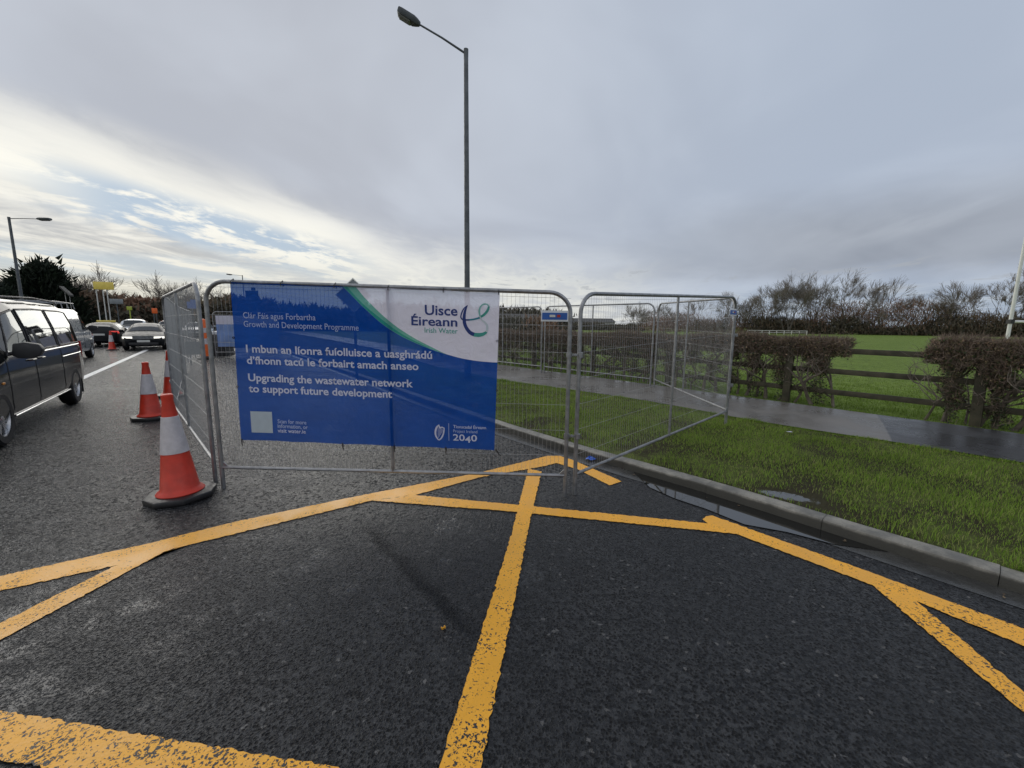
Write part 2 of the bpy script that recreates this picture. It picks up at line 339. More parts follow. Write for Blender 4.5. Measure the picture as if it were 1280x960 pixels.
M['hedgeleaf'] = facevar('hedge_leaves', [(.26, .16, .11), (.16, .125, .08), (.12, .12, .05), (.45, .31, .21)], .6, .2)
M['ivy'] = facevar('ivy_leaves', [(.034, .052, .020), (.055, .080, .028), (.022, .032, .014)], .5)
M['grass'] = facevar('grass_blades', [(.17, .30, .036), (.30, .44, .065), (.10, .17, .028), (.42, .41, .16)], .6, .3, .15)
M['fieldgrass'] = facevar('field_blades', [(.16, .25, .038), (.22, .32, .06), (.11, .165, .028)], .6, .3, .15)
M['roof'] = simple('dark_roof', (.05, .048, .045), .7, 0, .2, 2, .2)
M['render'] = simple('pale_render', (.42, .42, .40), .8, 0, .12, 2, .2)
M['blanklight'] = simple('pale_print', (.55, .60, .62), .6, 0, .06, 30)

# ------------------------------------------------------------------ helpers
class MB:
    def __init__(s): s.v = []; s.f = []; s.mi = []
    def add(s, vs, fs, mi=0):
        o = len(s.v); s.v += [tuple(p) for p in vs]; s.f += [tuple(i+o for i in f) for f in fs]; s.mi += [mi]*len(fs); return s
    def box(s, c, d, rz=0, mi=0, tilt=None):
        cx, cy, cz = c; hx, hy, hz = d[0]/2, d[1]/2, d[2]/2; ca, sa = math.cos(rz), math.sin(rz); vs = []
        for x, y, z in ((-1,-1,-1),(1,-1,-1),(1,1,-1),(-1,1,-1),(-1,-1,1),(1,-1,1),(1,1,1),(-1,1,1)):
            X, Y, Z = x*hx, y*hy, z*hz
            if tilt: X, Z = X*math.cos(tilt)-Z*math.sin(tilt), X*math.sin(tilt)+Z*math.cos(tilt)
            vs.append((cx+X*ca-Y*sa, cy+X*sa+Y*ca, cz+Z))
        return s.add(vs, [(0,3,2,1),(4,5,6,7),(0,1,5,4),(1,2,6,5),(2,3,7,6),(3,0,4,7)], mi)
    def tube(s, pts, r, n=8, mi=0, cap=True, closed=False):
        pts = [Vector(p) for p in pts]; k = len(pts)
        rr = r if isinstance(r, (list, tuple)) else [r]*k
        up = None; vs = []
        for i, p in enumerate(pts):
            if closed: d = pts[(i+1) % k]-pts[i-1]
            else: d = pts[min(i+1, k-1)]-pts[max(i-1, 0)]
            if d.length < 1e-9: d = Vector((0, 0, 1))
            d.normalize()
            if up is None:
                up = Vector((0, 0, 1)) if abs(d.z) < .9 else Vector((1, 0, 0))
            a = d.cross(up)
            if a.length < 1e-6: a = d.orthogonal()
            a.normalize(); b = a.cross(d); up = b
            for j in range(n):
                t = 2*math.pi*j/n; vs.append(p+a*math.cos(t)*rr[i]+b*math.sin(t)*rr[i])
        fs = []
        for i in range(k if closed else k-1):
            for j in range(n):
                i2 = (i+1) % k
                fs.append((i*n+j, i*n+(j+1) % n, i2*n+(j+1) % n, i2*n+j))
        if cap and not closed: fs += [tuple(range(n))[::-1], tuple((k-1)*n+j for j in range(n))]
        return s.add(vs, fs, mi)
    def lathe(s, prof, n=32, c=(0, 0, 0), mi=0, axis='z', cap=False):
        vs = []; fs = []
        for r, z in prof:
            for j in range(n):
                a = 2*math.pi*j/n
                if axis == 'z': vs.append((c[0]+r*math.cos(a), c[1]+r*math.sin(a), c[2]+z))
                else: vs.append((c[0]+r*math.cos(a), c[1]+z, c[2]+r*math.sin(a)))
        for i in range(len(prof)-1):
            for j in range(n): fs.append((i*n+j, i*n+(j+1) % n, (i+1)*n+(j+1) % n, (i+1)*n+j))
        if cap: fs += [tuple(range(n))[::-1], tuple((len(prof)-1)*n+j for j in range(n))]
        return s.add(vs, fs, mi)
    def prism(s, poly, y0, y1, mi=0):     # polygon in xz, extruded along y
        n = len(poly); vs = [(x, y0, z) for x, z in poly]+[(x, y1, z) for x, z in poly]
        fs = [tuple(range(n)), tuple(range(2*n-1, n-1, -1))]+[(i, i+n, (i+1) % n+n, (i+1) % n) for i in range(n)]
        return s.add(vs, fs, mi)
    def slab(s, poly, z0, z1, mi=0):      # polygon in xy extruded along z
        n = len(poly); vs = [(x, y, z0) for x, y in poly]+[(x, y, z1) for x, y in poly]
        fs = [tuple(range(n))[::-1], tuple(range(n, 2*n))]+[(i, (i+1) % n, (i+1) % n+n, i+n) for i in range(n)]
        return s.add(vs, fs, mi)
    def build(s, name, mat, parent=None, smooth=True, bevel=0):
        me = bpy.data.meshes.new(name); me.from_pydata(s.v, [], s.f)
        for m_ in (mat if isinstance(mat, (list, tuple)) else [mat]): me.materials.append(m_)
        me.polygons.foreach_set('material_index', s.mi)
        if smooth: me.shade_smooth() if hasattr(me, 'shade_smooth') else None; me.set_sharp_from_angle(angle=R_(35))
        me.validate(); me.update()
        if bevel:
            bm = bmesh.new(); bm.from_mesh(me); bmesh.ops.remove_doubles(bm, verts=bm.verts, dist=1e-5)
            bmesh.ops.bevel(bm, geom=[e for e in bm.edges if len(e.link_faces) == 2 and e.calc_face_angle() > .6], offset=bevel, segments=2, affect='EDGES', profile=.5)
            bm.to_mesh(me); bm.free(); me.set_sharp_from_angle(angle=R_(40))
        o = bpy.data.objects.new(name, me); COL.objects.link(o)
        if parent: o.parent = parent
        return o
def tag(o, label=None, cat=None, group=None, kind=None):
    if label: o['label'] = label
    if cat: o['category'] = cat
    if group: o['group'] = group
    if kind: o['kind'] = kind
    return o
def empty(name, loc=(0, 0, 0), rz=0):
    o = bpy.data.objects.new(name, None); o.location = loc; o.rotation_euler = (0, 0, rz); o.empty_display_size = .2; COL.objects.link(o); return o
def thing(name, label, cat, loc=(0, 0, 0), rz=0, group=None): return tag(empty(name, loc, rz), label, cat, group)
def copy_tree(o, parent=None):
    c = o.copy(); COL.objects.link(c); c.parent = parent
    for ch in [x for x in o.children]: copy_tree(ch, c)
    return c
def sheet(name, poly, z, mat, tri=True):
    bm = bmesh.new(); vs = [bm.verts.new((x, y, z)) for x, y in poly]; f = bm.faces.new(vs)
    bmesh.ops.triangulate(bm, faces=[f]); bmesh.ops.recalc_face_normals(bm, faces=bm.faces)
    if bm.faces[:][0].normal.z < 0: bmesh.ops.reverse_faces(bm, faces=bm.faces)
    me = bpy.data.meshes.new(name); bm.to_mesh(me); bm.free(); me.materials.append(mat)
    o = bpy.data.objects.new(name, me); COL.objects.link(o); return o
def catmull(P, step=.25):
    P = [Vector(p) for p in P]; out = []
    for i in range(len(P)-1):
        p0 = P[i-1] if i > 0 else P[i]*2-P[i+1]; p1, p2 = P[i], P[i+1]; p3 = P[i+2] if i+2 < len(P) else P[i+1]*2-P[i]
        n = max(1, int((p2-p1).length/step))
        for k in range(n):
            t = k/n; out.append(.5*((2*p1)+(p2-p0)*t+(2*p0-5*p1+4*p2-p3)*t*t+(3*p1-p0-3*p2+p3)*t**3))
    out.append(P[-1]); return out
def offset(P, d):   # shift polyline to its right-hand side (positive) in xy
    out = []
    for i, p in enumerate(P):
        t = (P[min(i+1, len(P)-1)]-P[max(i-1, 0)]).normalized(); out.append(Vector((p.x-t.y*d, p.y+t.x*d)))
    return out
def strip(name, A, B, za, zb, mat, sub=1, bump=0):
    n = len(A); vs = []; fs = []
    for i in range(n):
        for k in range(sub+1):
            t = k/sub; p = A[i].lerp(B[i], t); z = za+(zb-za)*t
            if bump and 0 < k < sub: z += bump*(math.sin(p.x*3.1+p.y*1.3)*.5+math.sin(p.x*7.3-p.y*5.1)*.25+random.uniform(-.3, .3))
            vs.append((p.x, p.y, z))
    m_ = sub+1
    for i in range(n-1):
        for k in range(sub): fs.append((i*m_+k, i*m_+k+1, (i+1)*m_+k+1, (i+1)*m_+k))
    o = MB().add(vs, fs).build(name, mat)
    bm = bmesh.new(); bm.from_mesh(o.data); bmesh.ops.recalc_face_normals(bm, faces=bm.faces)
    if sum(f.normal.z for f in bm.faces) < 0: bmesh.ops.reverse_faces(bm, faces=bm.faces)
    bm.to_mesh(o.data); bm.free(); return o
def np_mesh(name, verts, faces, mat, parent=None, k=3):
    me = bpy.data.meshes.new(name); nv = len(verts); nf = len(faces)
    me.vertices.add(nv); me.vertices.foreach_set('co', np.asarray(verts, dtype=np.float32).ravel())
    me.loops.add(nf*k); me.loops.foreach_set('vertex_index', np.asarray(faces, dtype=np.int32).ravel())
    me.polygons.add(nf); me.polygons.foreach_set('loop_start', np.arange(nf, dtype=np.int32)*k)
    try: me.polygons.foreach_set('loop_total', np.full(nf, k, dtype=np.int32))
    except Exception: pass
    me.materials.append(mat); me.update(calc_edges=True); me.validate()
    o = bpy.data.objects.new(name, me); COL.objects.link(o)
    if parent: o.parent = parent
    return o

# ------------------------------------------------------------------ the lie of the land
ZV = .13
K = catmull([(-68, 99), (-34, 52), (-14, 24.5), (-4.6, 12.0), (-1.9, 8.35), (-.2, 6.12), (.67, 5.08), (1.35, 4.33), (1.78, 3.88), (2.2, 3.40), (2.72, 2.76), (3.14, 2.27), (3.75, 1.5), (4.7, .1), (5.5, -1.6), (6.2, -5)], .22)
K_in = offset(K, .14)
P1 = [(-62, 101), (-29, 54), (-9.5, 26), (-2.4, 13.6), (-.34, 10.75), (1.12, 9.40), (2.38, 8.2), (3.16, 7.25), (3.72, 6.42), (4.34, 5.75), (4.88, 5.25), (5.2, 4.9), (5.75, 4.3), (7.0, 2.5), (8.4, -.5), (9.2, -5)]
P2 = [(-60, 103), (-27, 56), (-8.0, 27.4), (-1.8, 16.6), (-.5, 14.87), (2.59, 11.2), (3.96, 9.59), (4.7, 8.66), (5.3, 7.95), (5.76, 7.4), (6.3, 6.74), (6.95, 6.0), (7.3, 5.5), (8.7, 3.2), (10.2, 0), (11.2, -5)]
P1 = [Vector(p) for p in P1]; P2 = [Vector(p) for p in P2]
def side(P, x, y):
    """signed offset from polyline: + on the field side"""
    best = 1e9; s = 0
    for i in range(len(P)-1):
        a, b = P[i], P[i+1]; d = b-a; t = max(0, min(1, ((x-a.x)*d.x+(y-a.y)*d.y)/d.length_squared)); qx, qy = a.x+d.x*t, a.y+d.y*t
        e = (x-qx)**2+(y-qy)**2
        if e < best: best = e; s = math.copysign(math.sqrt(e), d.x*(y-a.y)-d.y*(x-a.x))
    return s
tag(sheet('ground', [(-1500, -300), (1500, -300), (1500, 2500), (-1500, 2500)], -.06, M['ground']), kind='structure')
rd = [(p.x+.02, p.y) for p in K]
road = sheet('road', rd+[(-30, -5), (-52, 20), (-110, 99)], 0, M['asphalt']); tag(road, kind='structure')
# kerb stones
def kerb():
    mb = MB(); acc = 0; L = .915
    # resample K at stone joints
    pts = [K[0]]; lens = [0]
    for i in range(1, len(K)): lens.append(lens[-1]+(K[i]-K[i-1]).length)
    def at(s):
        i = min(max(np.searchsorted(lens, s), 1), len(K)-1); t = (s-lens[i-1])/(lens[i]-lens[i-1]+1e-9); return K[i-1].lerp(K[i], t)
    def nrm(s): d = (at(s+.05)-at(s-.05)).normalized(); return Vector((-d.y, d.x))
    s = .1
    while s < lens[-1]-L-.2:
        gap = .004; hz = ZV-.034+random.uniform(-.004, .004); jo = random.uniform(-.005, .005)
        prof = [(0, -.05), (0.005, hz-.03), (.012, hz-.010), (.030, hz), (.135, hz+.002), (.142, -.05)]
        vs = []; fs = []; m_ = 4; n = len(prof)
        for k in range(m_+1):
            ss = s+gap/2+(L-gap)*k/m_; c = at(ss); nn = nrm(ss)
            for a, z in prof: vs.append((c.x+nn.x*(a+jo), c.y+nn.y*(a+jo), z+random.uniform(-.0012, .0012)))
        for k in range(m_):
            for j in range(n-1): fs.append((k*n+j, (k+1)*n+j, (k+1)*n+j+1, k*n+j+1))
        fs += [tuple(range(n)), tuple(m_*n+j for j in range(n))[::-1]]
        mb.add(vs, fs); s += L
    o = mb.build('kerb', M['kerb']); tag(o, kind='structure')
    bm = bmesh.new(); bm.from_mesh(o.data); bmesh.ops.recalc_face_normals(bm, faces=bm.faces); bm.to_mesh(o.data); bm.free()
kerb()
tag(strip('gutter', offset(K, -.20), offset(K, .008), .004, .005, M['gutter']), kind='structure')
P1d = []; 
def resample(P, n):
    l = [0]
    for i in range(1, len(P)): l.append(l[-1]+(P[i]-P[i-1]).length)
    return [P[min(max(int(np.searchsorted(l, s)), 1), len(P)-1)-1].lerp(P[min(max(int(np.searchsorted(l, s)), 1), len(P)-1)], (s-l[min(max(int(np.searchsorted(l, s)), 1), len(P)-1)-1])/(l[min(max(int(np.searchsorted(l, s)), 1), len(P)-1)]-l[min(max(int(np.searchsorted(l, s)), 1), len(P)-1)-1]+1e-9)) for s in np.linspace(0, l[-1], n)]
# verge between kerb and path: match both polylines by arc position of control pairs
def match(Pa, Pb):
    out = []
    for p in Pa:
        best = None
        for i in range(len(Pb)-1):
            a, b = Pb[i], Pb[i+1]; d = b-a; t = max(0, min(1, (p-a).dot(d)/d.length_squared)); q = a+d*t; e = (p-q).length_squared
            if best is None or e < best[0]: best = (e, q)
        out.append(best[1])
    return out
vA = resample(K_in, 500); vB = match(vA, P1)
tag(strip('verge', vA, vB, ZV-.042, ZV-.005, M['verge'], 14, .012), kind='structure')
P1c = catmull(P1, .3); P2c = match(P1c, P2)
tag(strip('footpath', P1c, P2c, ZV+.014, ZV+.016, M['path'], 3), kind='structure')
tag(sheet('playing_field', [(p.x-.25, p.y-.15) for p in P2]+[(300, -5), (600, 500), (-150, 500)], ZV-.02, M['field']), kind='structure')
# --- marks on the road
YB = {
 'A': [(-4.9, 1.15), (-3.192, 2.368), (-2.616, 2.767), (-2.209, 3.11), (-1.552, 3.545), (-1.28, 3.713), (-0.337, 4.272), (0.452, 4.873), (0.60, 4.86), (0.727, 4.732), (1.144, 4.063), (0.994, 3.952), (0.742, 4.405), (0.523, 4.611), (0.345, 4.47), (.335, 4.317), (0.189, 3.36), (1.614, 3.163), (1.60, 3.232), (1.66, 3.29), (1.716, 3.306), (2.383, 2.502), (2.773, 2.006), (4.2, .1), (4.03, 0), (2.621, 1.882), (2.405, 2.226), (3.25, 0.1), (3.12, 0), (2.171, 1.516), (2.216, 1.924), (2.273, 2.374), (1.754, 2.998), (0.17, 3.33), (0.014, 2.1), (-0.096, 1.284), (-.20, .2), (-.38, .2), (-0.248, 1.283), (0.012, 2.973), (.052, 3.337), (-1.258, 3.535), (-2.315, 2.752), (-2.396, 2.677), (-2.554, 1.851), (-3.2, -.3), (-3.45, -.3), (-2.696, 1.966), (-2.576, 2.5), (-3.022, 2.23), (-4.85, 1.0)]}
def paint():
    polys = [
     [(-6.5, .35), (-3.192, 2.368), (-2.616, 2.767), (-2.209, 3.11), (-1.552, 3.545), (-1.28, 3.713), (-0.337, 4.272), (0.452, 4.873), (0.60, 4.87), (0.727, 4.732), (1.144, 4.063), (0.994, 3.952), (0.742, 4.405), (0.523, 4.611), (0.384, 4.498), (-0.325, 4.132), (-0.89, 3.668), (-1.258, 3.535), (-2.315, 2.752), (-2.576, 2.5), (-3.022, 2.23), (-6.45, .15)],
     [(-2.40, 2.69), (-2.554, 1.851), (-2.9, .3), (-3.05, .35), (-2.696, 1.966), (-2.586, 2.49), (-2.325, 2.742)],
     [(-0.90, 3.66), (0.012, 3.483), (1.614, 3.163), (1.60, 3.232), (1.66, 3.29), (1.716, 3.306), (2.383, 2.502), (2.773, 2.006), (3.9, .5), (3.75, .4), (2.621, 1.882), (2.405, 2.226), (2.289, 1.612), (2.1, .4), (1.97, .4), (2.171, 1.516), (2.216, 1.924), (2.273, 2.374), (1.754, 2.998), (0.012, 3.341), (-1.25, 3.529)],
     [(0.189, 4.400), (0.335, 4.317), (0.184, 3.345), (0.014, 2.1), (-0.096, 1.284), (-.19, .3), (-.36, .3), (-0.248, 1.283), (0.012, 2.973)],
     [(-4.5, 1.83), (-2.089, 1.474), (-1.743, 1.427), (-0.685, 1.281), (1.6, .96), (1.58, .84), (-0.79, 1.135), (-1.394, 1.230), (-1.853, 1.283), (-4.5, 1.68)]]
    bmA = bmesh.new()
    for i, p in enumerate(polys):
        # roughen the edges
        q = []
        for j in range(len(p)):
            a = Vector(p[j]); b = Vector(p[(j+1) % len(p)]); n = max(1, int((b-a).length/.018))
            for k in range(n):
                c = a.lerp(b, k/n); d = (b-a).normalized(); e = random.gauss(0, .0034) if k else 0
                q.append((c.x-d.y*e, c.y+d.x*e))
        o = sheet('tmp', q, .0045+.0007*i, M['yellow']); bmA.from_mesh(o.data); bpy.data.objects.remove(o)
    me = bpy.data.meshes.new('yellow_road_markings'); bmA.to_mesh(me); bmA.free(); me.materials.append(M['yellow'])
    o = bpy.data.objects.new('road_markings', me); COL.objects.link(o); tag(o, kind='structure')
paint()
tag(sheet('lane_line', [(-9.6, 8.5), (-11.35, 10.70), (-18.6, 20.8), (-34, 42.2), (-34.2, 42.1), (-18.78, 20.7), (-11.5, 10.62), (-9.75, 8.4)], .004, M['white']), kind='structure')
def blob(cx, cy, rx, ry, rz, n=60, j=.18, seed=1):
    rnd = random.Random(seed); ph = [rnd.uniform(0, 6.28) for _ in range(5)]; out = []
    for i in range(n):
        a = 2*math.pi*i/n; r = 1+j*(math.sin(2*a+ph[0])*.5+math.sin(3*a+ph[1])*.5+math.sin(5*a+ph[2])*.35+math.sin(9*a+ph[3])*.2)
        x, y = rx*r*math.cos(a), ry*r*math.sin(a); out.append((cx+x*math.cos(rz)-y*math.sin(rz), cy+x*math.sin(rz)+y*math.cos(rz)))
    return out
# puddle along the gutter
pu = [Vector((p.x, p.y)) for p in K if 1.32 < p.x < 2.75]
wv = lambda k: (.36+.03*math.sin(k*2.1)+.025*math.sin(k*3.7))*math.sin(math.pi*min(1, max(0, k/(len(pu)-1)))**.8)**.7
inn = offset(pu, .004); o2 = []
for k, p in enumerate(pu):
    t_ = (pu[min(k+1, len(pu)-1)]-pu[max(k-1, 0)]).normalized(); w_ = wv(k)+.01; o2.append((p.x+t_.y*w_, p.y-t_.x*w_))
tag(sheet('puddle', [(p.x, p.y) for p in inn]+o2[::-1], .008, M['puddle']), kind='structure')

# ------------------------------------------------------------------ grass blades
def blades(name, pts, hmin, hmax, wid, mat, seed=1):
    rng = np.random.default_rng(seed); n = len(pts); P = np.array(pts, dtype=np.float64)
    a = rng.uniform(0, 2*np.pi, n); h = rng.uniform(hmin, hmax, n)*(.45+.45*np.sin(P[:, 0]*2.1+P[:, 1]*1.7)**2+.5*np.clip(np.sin(P[:, 0]*5.3-P[:, 1]*3.9)*np.sin(P[:, 0]*1.9+P[:, 1]*6.1), 0, 1))
    w = wid*rng.uniform(.6, 1.3, n)
    dx, dy = np.cos(a), np.sin(a); b = a+rng.uniform(.8, 2.2, n); lx, ly = np.cos(b)*h*rng.uniform(.15, .9, n), np.sin(b)*h*rng.uniform(.15, .9, n)
    V = np.zeros((n, 5, 3))
    V[:, 0] = P-np.stack([dx*w/2, dy*w/2, 0*w], 1); V[:, 1] = P+np.stack([dx*w/2, dy*w/2, 0*w], 1)
    mid = P+np.stack([lx*.3, ly*.3, h*.6], 1)
    V[:, 2] = mid+np.stack([dx*w*.38, dy*w*.38, 0*w], 1); V[:, 3] = mid-np.stack([dx*w*.38, dy*w*.38, 0*w], 1)
    V[:, 4] = P+np.stack([lx, ly, h*.95], 1)
    F = np.arange(n)[:, None]*5+np.array([[0, 1, 2, 0, 2, 3, 3, 2, 4]]); F = F.reshape(-1, 3)
    return tag(np_mesh(name, V.reshape(-1, 3), F, mat), kind='stuff')
def verge_pts():
    rng = random.Random(5); pts = []
    segs = [(vA[i], vB[i], vA[i+1], vB[i+1]) for i in range(len(vA)-1) if -6 < vA[i].x < 4.6 and vA[i].y < 14]
    for a, b, c, d in segs:
        dist = max(2.5, (a.lerp(b, .5)).length); area = (a-b).length*((a-c).length+(b-d).length)/2
        n = int(area*min(5200, 26000/dist**1.0*.9))
        for _ in range(n):
            t = rng.random(); u = rng.random(); p = a.lerp(b, t).lerp(c.lerp(d, t), u)
            m_ = math.sin(p.x*2.7+1)*math.sin(p.y*2.2+.5)+.5*math.sin(p.x*6.1-p.y*4.3)
            edge = t*(a-b).length
            if .05 < edge < .9 and rng.random() < (.55-.5*edge)+.25*max(0, m_): continue
            if m_ > .75 and rng.random() < .5: continue
            if ((p.x-2.50)*.825-(p.y-3.5)*.565)**2/.085+((p.x-2.5)*.565+(p.y-3.52)*.825)**2/.014 < 1 and rng.random() < .96: continue
            pts.append((p.x, p.y, ZV-.040+.03*min(1, t*3)))
    return pts
vp = verge_pts()
tag(blades('verge_grass', vp, .022, .062, .0042, M['grass'], 3), 'damp green verge grass between the kerb and the footpath', 'grass')
def field_pts(n, x0, x1, y0, y1, dmax, seed):
    rng = random.Random(seed); out = []
    while len(out) < n:
        x, y = rng.uniform(x0, x1), rng.uniform(y0, y1)
        s = side(P2, x, y)
        if s > .12 and s < dmax and -.2 < x/(y+.01) < 1.6 and rng.random() < max(.12, 1-s/dmax): out.append((x, y, ZV-.025))
    return out
tag(blades('field_grass', field_pts(60000, 0, 16, 3, 22, 7, 4), .03, .09, .009, M['fieldgrass'], 8), 'bright grass of the playing field behind the timber fence', 'grass')
# fallen leaves and grit washed against the kerb and over the verge
def leaf_bits():
    r = random.Random(21); mb = MB()
    for _ in range(520):
        i = r.randrange(len(vA)-1)
        if not (-5 < vA[i].x < 4.6 and vA[i].y < 11): continue
        if r.random() < .45: p = vA[i]; d = (vB[i]-vA[i]).normalized(); q = p-d*(.14+abs(r.gauss(.04, .07))); z = .010
        else: q = vA[i].lerp(vB[i], min(1, abs(r.gauss(0, .35)))); z = ZV+.012+r.uniform(-.02, .012)
        s = r.uniform(.006, .019); a = r.uniform(0, 6.28); pts = []
        for k, (u, v) in enumerate(((-1, 0), (-.3, .55), (1, .1), (-.2, -.6))): pts.append((q.x+s*(u*math.cos(a)-v*math.sin(a)), q.y+s*(u*math.sin(a)+v*math.cos(a)), z+r.uniform(0, .006)))
        mb.add(pts, [(0, 1, 2, 3)])
    o = mb.build('leaf_litter', M['leafbits'], smooth=False); tag(o, 'small brown fallen leaves and grit along the kerb and verge', 'leaf litter', kind='stuff')
M['leafbits'] = facevar('fallen_leaves', [(.12, .075, .035), (.06, .045, .03), (.22, .16, .09)], .7)
leaf_bits()
# ragged growth along both edges of the footpath
ep = []
rg_ = random.Random(12)
for P, sg in ((P1, -1), (P2, 1)):
    for i in range(len(P)-1):
        if P[i].y > 22 or P[i+1].y < -1: continue
        L_ = (P[i+1]-P[i]).length
        for _ in range(int(L_*700)):
            p = P[i].lerp(P[i+1], rg_.random()); d = (P[i+1]-P[i]).normalized(); o_ = rg_.gauss(0, .03)+.03*math.sin(p.x*9)
            ep.append((p.x-d.y*sg*abs(o_)+d.y*0, p.y+d.x*sg*abs(o_), ZV-.004))
tag(blades('path_edge_grass', ep, .025, .075, .005, M['grass'], 9), 'ragged grass growing over both edges of the footpath', 'grass')
# ------------------------------------------------------------------ temporary fence panels
def fence_panel(label, A, B, zA, zB, tA, tB, group='temporary mesh fence panels round the closed lane', plate=True, couple=True, wires=True, step=.038, flip=False):
    """round-topped mesh panel from foot A to foot B; local x runs A to B, local z up"""
    A, B = Vector(A), Vector(B); Lp = (B-A).length; rz = math.atan2(B.y-A.y, B.x-A.x)
    t = thing('fence_panel', label, 'fence panel', (A.x, A.y, 0), rz, group)
    def q(u, w, y=0):     # w 0..2 above the foot
        f = u/Lp; z0 = zA+(zB-zA)*f; z1 = tA+(tB-tA)*f; return (u, y, z0+w/2*(z1-z0))
    rad = .19; arc = []
    for k in range(9):
        a = math.pi/2*k/8; arc.append((rad-rad*math.cos(a), 2-rad+rad*math.sin(a)))
    P = [q(0, 0), q(0, .5), q(0, 1.2)]+[q(u, w) for u, w in arc]+[q(Lp*k/6, 2) for k in range(1, 6)]+[q(Lp-u, w) for u, w in arc[::-1]]+[q(Lp, 1.2), q(Lp, .5), q(Lp, 0)]
    MB().tube(P, .019, 10).build('frame', M['galv'], t)
    MB().tube([q(.0, .215), q(Lp*.5, .215), q(Lp, .215)], .0155, 8).build('bottom_rail', M['galv'], t)
    MB().tube([q(Lp*.505, .215), q(Lp*.505, 1.99)], .0155, 8).build('middle_bar', M['galv'], t)
    if wires:
        mb = MB(); n = int((Lp-.06)/step)
        for k in range(1, n):
            u = .03+(Lp-.06)*k/n; top = 2.0
            if u < rad: top = 2-rad+math.sqrt(max(0, rad**2-(rad-u)**2))
            if u > Lp-rad: top = 2-rad+math.sqrt(max(0, rad**2-(u-Lp+rad)**2))
            e = random.gauss(0, .0015)
            mb.tube([q(u, .215, -.004), q(u+e, 1.1, -.004), q(u, top-.005, -.004)], .00098, 4, cap=False)
        for k in range(7):
            w = .42+k*.255
            mb.tube([q(0, w, .002), q(Lp*.5, w+random.gauss(0, .002), .002), q(Lp, w, .002)], .0014, 4, cap=False)
        mb.build('mesh_infill', M['wire'], t)
    if plate:
        a = q(Lp-.26, 1.83); b = q(Lp-.02, 1.83); h = .095; y = .022 if flip else -.022
        mb = MB(); d = .004*(1 if flip else -1)
        x0, x1, z = a[0], b[0], a[2]
        mb.box(((x0+x1)/2, y, z-h/2), (x1-x0, .003, h)); pl = mb.build('name_plate', M['whitepaint'], t)
        mb = MB(); mb.box(((x0+x1)/2, y+d, z-h/2-.002), (x1-x0-.02, .003, h-.035)); pb = mb.build('plate_print', M['bluesign'], pl)
        mb = MB(); mb.box(((x0+x1)/2-.02, y+2*d, z-h/2), (.05, .003, .02)); mb.build('plate_mark', M['plate'], pb)
        mb = MB(); mb.box(((x0+x1)/2+.035, y+2*d, z-h/2), (.03, .003, .022)); mb.build('plate_mark', M['redlamp'], pb)
    if couple:
        for w in (1.42, .62):
            mb = MB(); c = q(Lp, w)
            mb.box((c[0]+.045, 0, c[2]), (.12, .012, .020)); mb.tube([(c[0], 0, c[2]-.022), (c[0], 0, c[2]+.022)], .026, 10); mb.tube([(c[0]+.10, 0, c[2]-.022), (c[0]+.10, 0, c[2]+.022)], .026, 10)
            mb.tube([(c[0]+.05, -.03, c[2]), (c[0]+.05, .03, c[2])], .008, 6)
            mb.build('coupler', M['galv'], t)
    for u in (0, Lp):        # gussets where the rail meets the posts
        mb = MB(); s = 1 if u == 0 else -1; c = q(u, .215); mb.prism([(c[0]+s*.015, c[2]), (c[0]+s*.075, c[2]), (c[0]+s*.015, c[2]+.06)], -.004, .004)
        mb.build('gusset', M['galv'], t, smooth=False)
    return t, rz
front, front_rz = fence_panel('mesh fence panel facing the camera with the big blue banner tied to it', (-2.78, 3.79), (.51, 3.69), 0, 0, 1.955, 1.875)
fence_panel('mesh fence panel right of the banner, one foot on road, one on grass', (.606, 3.726), (3.255, 6.106), 0, ZV, 1.875, 2.02)
fence_panel('mesh fence panel on the right side of the enclosure standing across the wet footpath', (3.30, 6.20), (3.36, 9.62), ZV, ZV, 2.02, 2.10, couple=False, plate=False)
fence_panel('mesh fence panel at the back by the clipped hedge, its right end nearest the corner', (3.30, 9.72), (.96, 12.32), ZV, ZV, 2.11, 2.12, plate=False)
fence_panel('mesh fence panel at the back by the hedge, running off behind the banner', (.88, 12.40), (-1.50, 14.95), ZV, ZV, 2.12, 2.12, plate=False, couple=False)
fence_panel('mesh fence panel left of the banner, nearest the three cones beside it', (-2.98, 3.96), (-5.52, 6.60), 0, 0, 1.96, 1.96, plate=False)
lp = [(-5.60, 6.72), (-7.66, 9.42), (-7.73, 9.52), (-9.79, 12.24), (-9.86, 12.34), (-11.85, 15.1), (-11.92, 15.2), (-13.9, 18.0)]
for i, lab in enumerate(['second fence panel up the lane on the left side, level with the half hidden cone', 'third fence panel up the lane on the left side, close behind the second', 'fourth fence panel up the lane on the left side of the closed lane', 'farthest fence panel up the left side of the closed lane']):
    fence_panel(lab, lp[2*i], lp[2*i+1], 0, 0, 1.98, 1.98, plate=False, couple=i < 3, step=.04 if i < 2 else .08)
fence_panel('far fence panel across the closed lane carrying a pale blue banner', (-13.2, 18.3), (-10.2, 19.0), 0, 0, 2.0, 2.0, plate=False, couple=False, step=.09)

